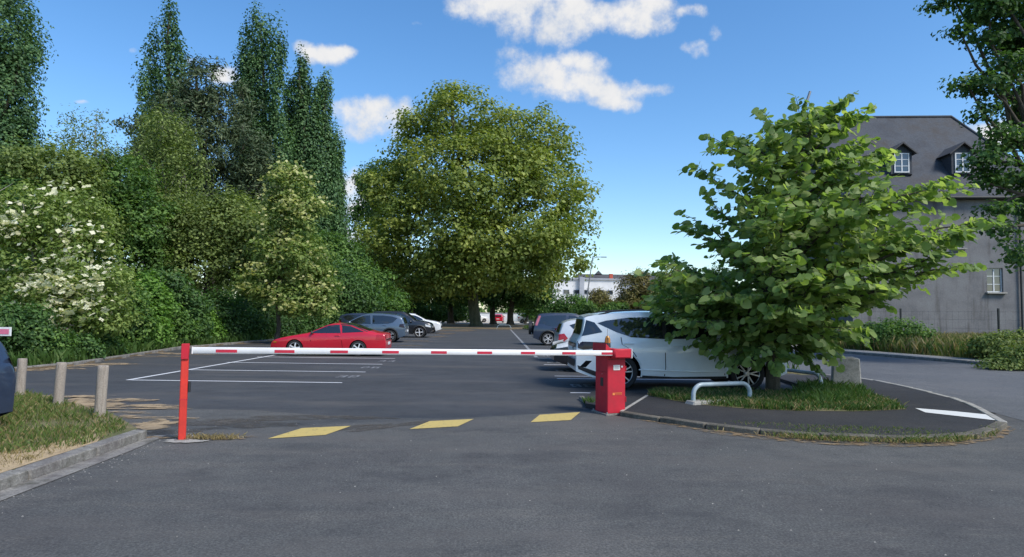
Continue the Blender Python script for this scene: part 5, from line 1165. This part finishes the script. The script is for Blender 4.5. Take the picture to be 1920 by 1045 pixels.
lab_b = {275: 'tall bright green bush near the middle of the left hedge', 262: 'low bright green bush right of the white flowers', 375: 'bright leafy bush above the kerb, behind the red post', -20: 'dark bush at the left edge behind the small sign', 85: 'low green bush under the white flowers, behind the posts', 185: 'low green bush right below the white flowers', 235: 'green bush between the white flowers and the bright bush', 315: 'green bush right of the low bright bush', 650: 'green bush just left of the blue grey crossover roof', 690: 'green bush above the roof of the blue grey crossover', 40: 'dark bush behind the leftmost wooden post', 140: 'low dark bush behind the middle wooden post', 345: 'dark bush directly behind the top of the red rest post', 410: 'dark shrub above the first red stripe of the boom', 450: 'dark shrub left of the nose of the red coupe', 490: 'dark shrub behind the nose of the red coupe', 530: 'dark shrub behind the bonnet of the red coupe', 570: 'dark shrub behind the roof of the red coupe', 610: 'dark shrub behind the tail of the red coupe', 725: 'dark shrub furthest right in the left hedge, behind the black off roader', 560: 'tall shady shrub under the yellow flowering tree', 310: 'tall shady shrub above the bright leafy bush', 200: 'tall shady shrub behind the right half of the white flowers'}
for i, (px, py, rx, ry, mt) in enumerate(shr):
    Y = float(np.interp(px, hx, hy))+(1.5 if i > 19 else 0); k = Y/FPX; near = Y < 24
    L = [(px, py, rx*0.8, ry*0.8, 0), (px-rx*0.5, py+ry*0.35, rx*0.6, ry*0.6, 0), (px+rx*0.5, py+ry*0.3, rx*0.6, ry*0.65, 0.2)]
    tree('hedge_shrub', lab_b.get(px, 'shady dark green shrub in the hedge along the left of the lot'), 'shrub', Y, px, L, mt, 420 if near else 330, 16, 0.45 if near else 0.6, 0.11 if near else 0.15, 500+i, 0.05, group='shrubs of the left hedge', shell=0.55, limbs=True)
# ground ivy and grass under the hedge
hb_poly = [(-10.9, 57), (-10.9, 44.6), (-12.1, 34.3), (-13.1, 26.6), (-12.1, 18.4), (-12.7, 16.4), (-18, 14), (-19, 20), (-16, 34), (-14, 57)]
stuff(blades(hb_poly, 26000, 0.32, 0.06, 'grass_lush', np.random.default_rng(77), 0.04, 0.8, 0.1, name='hedge_grass'), 'rough grass and ivy under the left hedge', 'grass')
# a far wood closes the horizon
def far_wood():
    rng = np.random.default_rng(404); lob = []
    for x in np.arange(-130, 130, 7.0):
        Y = 185+rng.uniform(-12, 12); h = rng.uniform(7, 11); lob.append((x+rng.uniform(-2, 2), Y, h*0.5, 6, 5, h*0.55))
    P, N, tone, _ = crown_pts(lob, 2600, 12, 2.4, rng, 0.7); V, F = leaf_quads(P, N, 0.9, rng, 0.8)
    return tri_mesh('far_wood', V, F, 'leaf_hedge', np.repeat(tone, 2))
stuff(link('far_wood', far_wood()), 'distant belt of trees along the horizon', 'wood')

# --- young linden on the island: branches, twigs and single leaves
def heart_leaf():
    o = [(0, 0, 0), (0.32, -0.10, .03), (0.53, 0.16, .07), (0.50, 0.50, .05), (0.28, 0.80, .0), (0, 0.98, -.06), (-.28, .80, 0), (-.50, .50, .05), (-.53, .16, .07), (-.32, -.10, .03)]
    mid_ = [(0, 0.05, 0), (0, 0.45, -.015), (0, .80, -.03)]
    V = [(x, y, z) for x, y, z in o]+mid_
    F = [(10,1,2),(10,2,3),(10,3,11),(11,3,4),(11,4,12),(12,4,5),(10,9,0),(10,0,1),(10,8,9),(10,7,8),(10,11,7),(11,6,7),(11,12,6),(12,5,6)]
    F = [(10,1,2),(10,2,11),(2,3,11),(11,3,12),(3,4,12),(12,4,5),(10,8,9),(10,11,8),(8,11,7),(11,12,7),(7,12,6),(12,5,6)]
    return np.array(V, float)*np.array([1, 1, 1]), np.array(F)
def leafy_branches(t, base, rng, trunk_pts, trunk_r, env, n_br, leaf, mat, bark, n_obj, z0, z1, per_twig=9, n_tw=7, axis=None):
    wood = MB(); LP, LT, LN = [], [], []
    tp = [Vector(p) for p in trunk_pts]
    def along(z):
        for a, b in zip(tp, tp[1:]):
            if a.z <= z <= b.z: return a.lerp(b, (z-a.z)/(b.z-a.z))
        return tp[-1].copy()
    wood.tube([p for p in tp], [trunk_r*(1-0.82*i/(len(tp)-1)) for i in range(len(tp))], 10)
    for i in range(n_br):
        # each bough runs from the trunk to a spot inside the crown's outline
        u = (i+rng.random())/n_br; zt = z0+(z1-z0)*u; az = i*2.399+rng.normal(0, 0.4); rr = env(az, zt)*(0.45+0.55*rng.random()**0.5)*0.9
        tip = Vector((axis(zt)+cos(az)*rr, sin(az)*rr, zt)); zs = min(max(zt-0.55*rr-0.15, 1.15), tp[-1].z-0.15); s = along(zs)
        d = Vector((cos(az), sin(az), 0)); l = (tip-s).length; ctl = s.lerp(tip, 0.55)+Vector((0, 0, l*rng.uniform(0.02, 0.2)))
        nseg = 6; pts = []
        for k in range(nseg+1):
            q = k/nseg; pts.append(s*(1-q)**2+ctl*2*q*(1-q)+tip*q*q+Vector(rng.normal(0, 0.015, 3))*l*q)
        r0 = 0.014+0.011*l; wood.tube(pts, [r0*(1-0.85*k/nseg) for k in range(nseg+1)], 6, False)
        nt_ = max(3, int(n_tw*l/2.2*1.5))
        tips = [(pts[-1], (pts[-1]-pts[-2]).normalized(), 0.45)]
        for k in range(nt_):
            q = 0.22+0.78*(k+rng.random())/nt_; j = min(nseg-1, int(q*nseg)); p = pts[j].lerp(pts[j+1], q*nseg-j)
            sd = 1 if k % 2 else -1; dd = (pts[j+1]-pts[j]).normalized(); side = dd.cross(Vector((0, 0, 1))).normalized()
            tips.append((p, (dd*rng.uniform(0.5, 1.0)+side*sd*rng.uniform(0.5, 1.1)+Vector((0, 0, rng.uniform(-.35, .45)))).normalized(), rng.uniform(0.35, 0.75)*min(1.0, 0.5+l/4)))
        for p, dd, tl in tips:
            q1 = p+dd*tl*0.5+Vector((0, 0, 0.02)); q2 = p+dd*tl-Vector((0, 0, 0.10*tl)); wood.tube([p, q1, q2], [0.006, 0.005, 0.003], 5, False)
            side = dd.cross(Vector((0, 0, 1))).normalized()
            for k in range(per_twig):
                q = (k+0.5*rng.random()+0.4)/per_twig; pp = p.lerp(q1, q*2) if q < .5 else q1.lerp(q2, q*2-1); sd = 1 if k % 2 else -1
                td = dd*0.7+side*sd*rng.uniform(0.4, 1.0)+Vector((0, 0, rng.uniform(-.75, -.05))); td.normalize()
                nn = Vector((0, -0.15, 1))*0.6+Vector(rng.normal(0, 0.5, 3))+d*0.6; nn.normalize()
                LP.append(pp+td*0.03); LT.append(td); LN.append(nn)
    LP, LT, LN = np.array(LP), np.array(LT), np.array(LN)
    ok = LP[:, 2] > 0.45; LP, LT, LN = LP[ok], LT[ok], LN[ok]
    hv, hf = heart_leaf(); n = len(LP)
    LN = unit(LN-LT*np.sum(LN*LT, 1, keepdims=True)); LB = np.cross(LT, LN)
    S_ = leaf*rng.uniform(0.45, 1.25, n); tone = np.clip(rng.normal(0.46, 0.27, n), 0, 1)
    camd = np.linalg.norm(LP+np.array(base)-np.array([0, 0, EYE]), axis=1); order = np.argsort(camd)
    one, rest = order[:n_obj], order[n_obj:]
    V = (LP[rest][:, None, :]+(LB[rest][:, None, :]*hv[None, :, 0:1]+LT[rest][:, None, :]*hv[None, :, 1:2]+LN[rest][:, None, :]*hv[None, :, 2:3])*S_[rest][:, None, None])
    nv = len(hv); F = (hf[None]+np.arange(len(rest))[:, None, None]*nv).reshape(-1, 3)
    crown = link('crown', tri_mesh('crown', V.reshape(-1, 3), F, mat, np.repeat(tone[rest], len(hf))), t); crown['kind'] = 'stuff'
    mes = [tri_mesh('leaf', hv, hf, mat, np.full(len(hf), v)) for v in (0.25, 0.4, 0.5, 0.6, 0.8)]
    for k in one:
        o = link('leaf', mes[min(4, int(tone[k]*5))], crown)
        o.matrix_local = Matrix(((LB[k, 0], LT[k, 0], LN[k, 0], LP[k, 0]), (LB[k, 1], LT[k, 1], LN[k, 1], LP[k, 1]), (LB[k, 2], LT[k, 2], LN[k, 2], LP[k, 2]), (0, 0, 0, 1))) @ Matrix.Scale(float(S_[k]), 4)
    wood.build('trunk', bark, t, 60); print(name_of(t), 'leaves', n)
def name_of(o): return o.name
def linden():
    Y = 13.0; b = PT(1449, 700, Y); b.z = iz; t = thing('linden_tree', 'young broad leaved linden growing from the grass of the traffic island', 'tree', b)
    tp = [(0, 0, -0.05), (0.0, 0, 0.6), (0.05, 0.02, 1.6), (0.18, 0.0, 2.8), (0.40, 0.05, 4.0), (0.60, 0.0, 4.9), (0.80, 0.0, 5.5)]
    zk = [0.6, 1.05, 1.6, 2.2, 3.1, 3.95, 4.7, 5.3, 5.95]
    lo = [-.4, -1.9, -2.75, -2.75, -2.6, -2.3, -2.15, -1.35, 1.25]; hi = [.7, 1.3, 2.7, 3.9, 4.5, 4.5, 3.2, 2.1, 1.75]; fr = [.9, 1.7, 2.3, 2.6, 2.4, 1.8, 1.0, .7, .3]
    def axis(z): return float(np.interp(z, zk, [(a_+b_)/2 for a_, b_ in zip(lo, hi)]))
    def env(az, z):
        c, s = cos(az), sin(az); w = np.interp(z, zk, [(b_-a_)/2 for a_, b_ in zip(lo, hi)]); return 1/sqrt((c/w)**2+(s/np.interp(z, zk, fr))**2)
    leafy_branches(t, b, np.random.default_rng(42), tp, 0.15, env, 134, 0.155, 'leaf_linden', 'bark', 300, 0.62, 5.85, per_twig=10, n_tw=8, axis=axis)
linden()
corner_L = [(1790,4,42,12,1),(1855,18,50,24),(1905,60,50,42,1),(1852,72,20,12),(1885,130,48,26),(1812,158,34,9),(1850,166,36,16),(1905,190,44,36,1),(1838,212,20,20),(1888,258,46,24),(1850,300,28,22),(1902,330,46,28),(1880,432,22,18),(1912,478,20,30),(1852,345,18,8),(1800,60,14,7),(1865,395,20,10),
            (1990,60,90,90,1),(1990,220,90,80,2),(1990,-60,100,70),(1880,-40,80,40),(1985,370,80,70,1),(2050,150,90,120,2)]
tree('corner_tree', 'large dark leaved tree hanging into the upper right corner', 'tree', 21.0, 2015, corner_L, 'leaf_dark', 2300, 16, 0.62, 0.17, 611, 0.26, 'bark', None, 0.35, (1.2, 1.2, 0.55), 0.4, 0.7, 0.9, fork=0.5, twigs=60, ragged=2)
# bush at the right street corner and climbers by the house
tree('corner_bush', 'low tangled bush at the right edge beside the side street', 'shrub', 20.5, 1890, [(1880,692,36,22),(1915,680,40,34),(1850,702,20,12)], 'leaf_olive', 420, 16, 0.4, 0.11, 901, 0.04)
tree('verge_bush', 'green bush in the tall grass under the corner tree', 'shrub', 24, 1860, [(1860,648,40,14),(1905,644,36,20)], 'leaf_olive', 420, 16, 0.5, 0.13, 902, 0.04)
tree('verge_bush', 'green bush in the tall grass right of the young tree', 'shrub', 30, 1700, [(1690,625,50,26),(1640,630,40,22)], 'leaf_hedge', 420, 16, 0.5, 0.13, 903, 0.04)
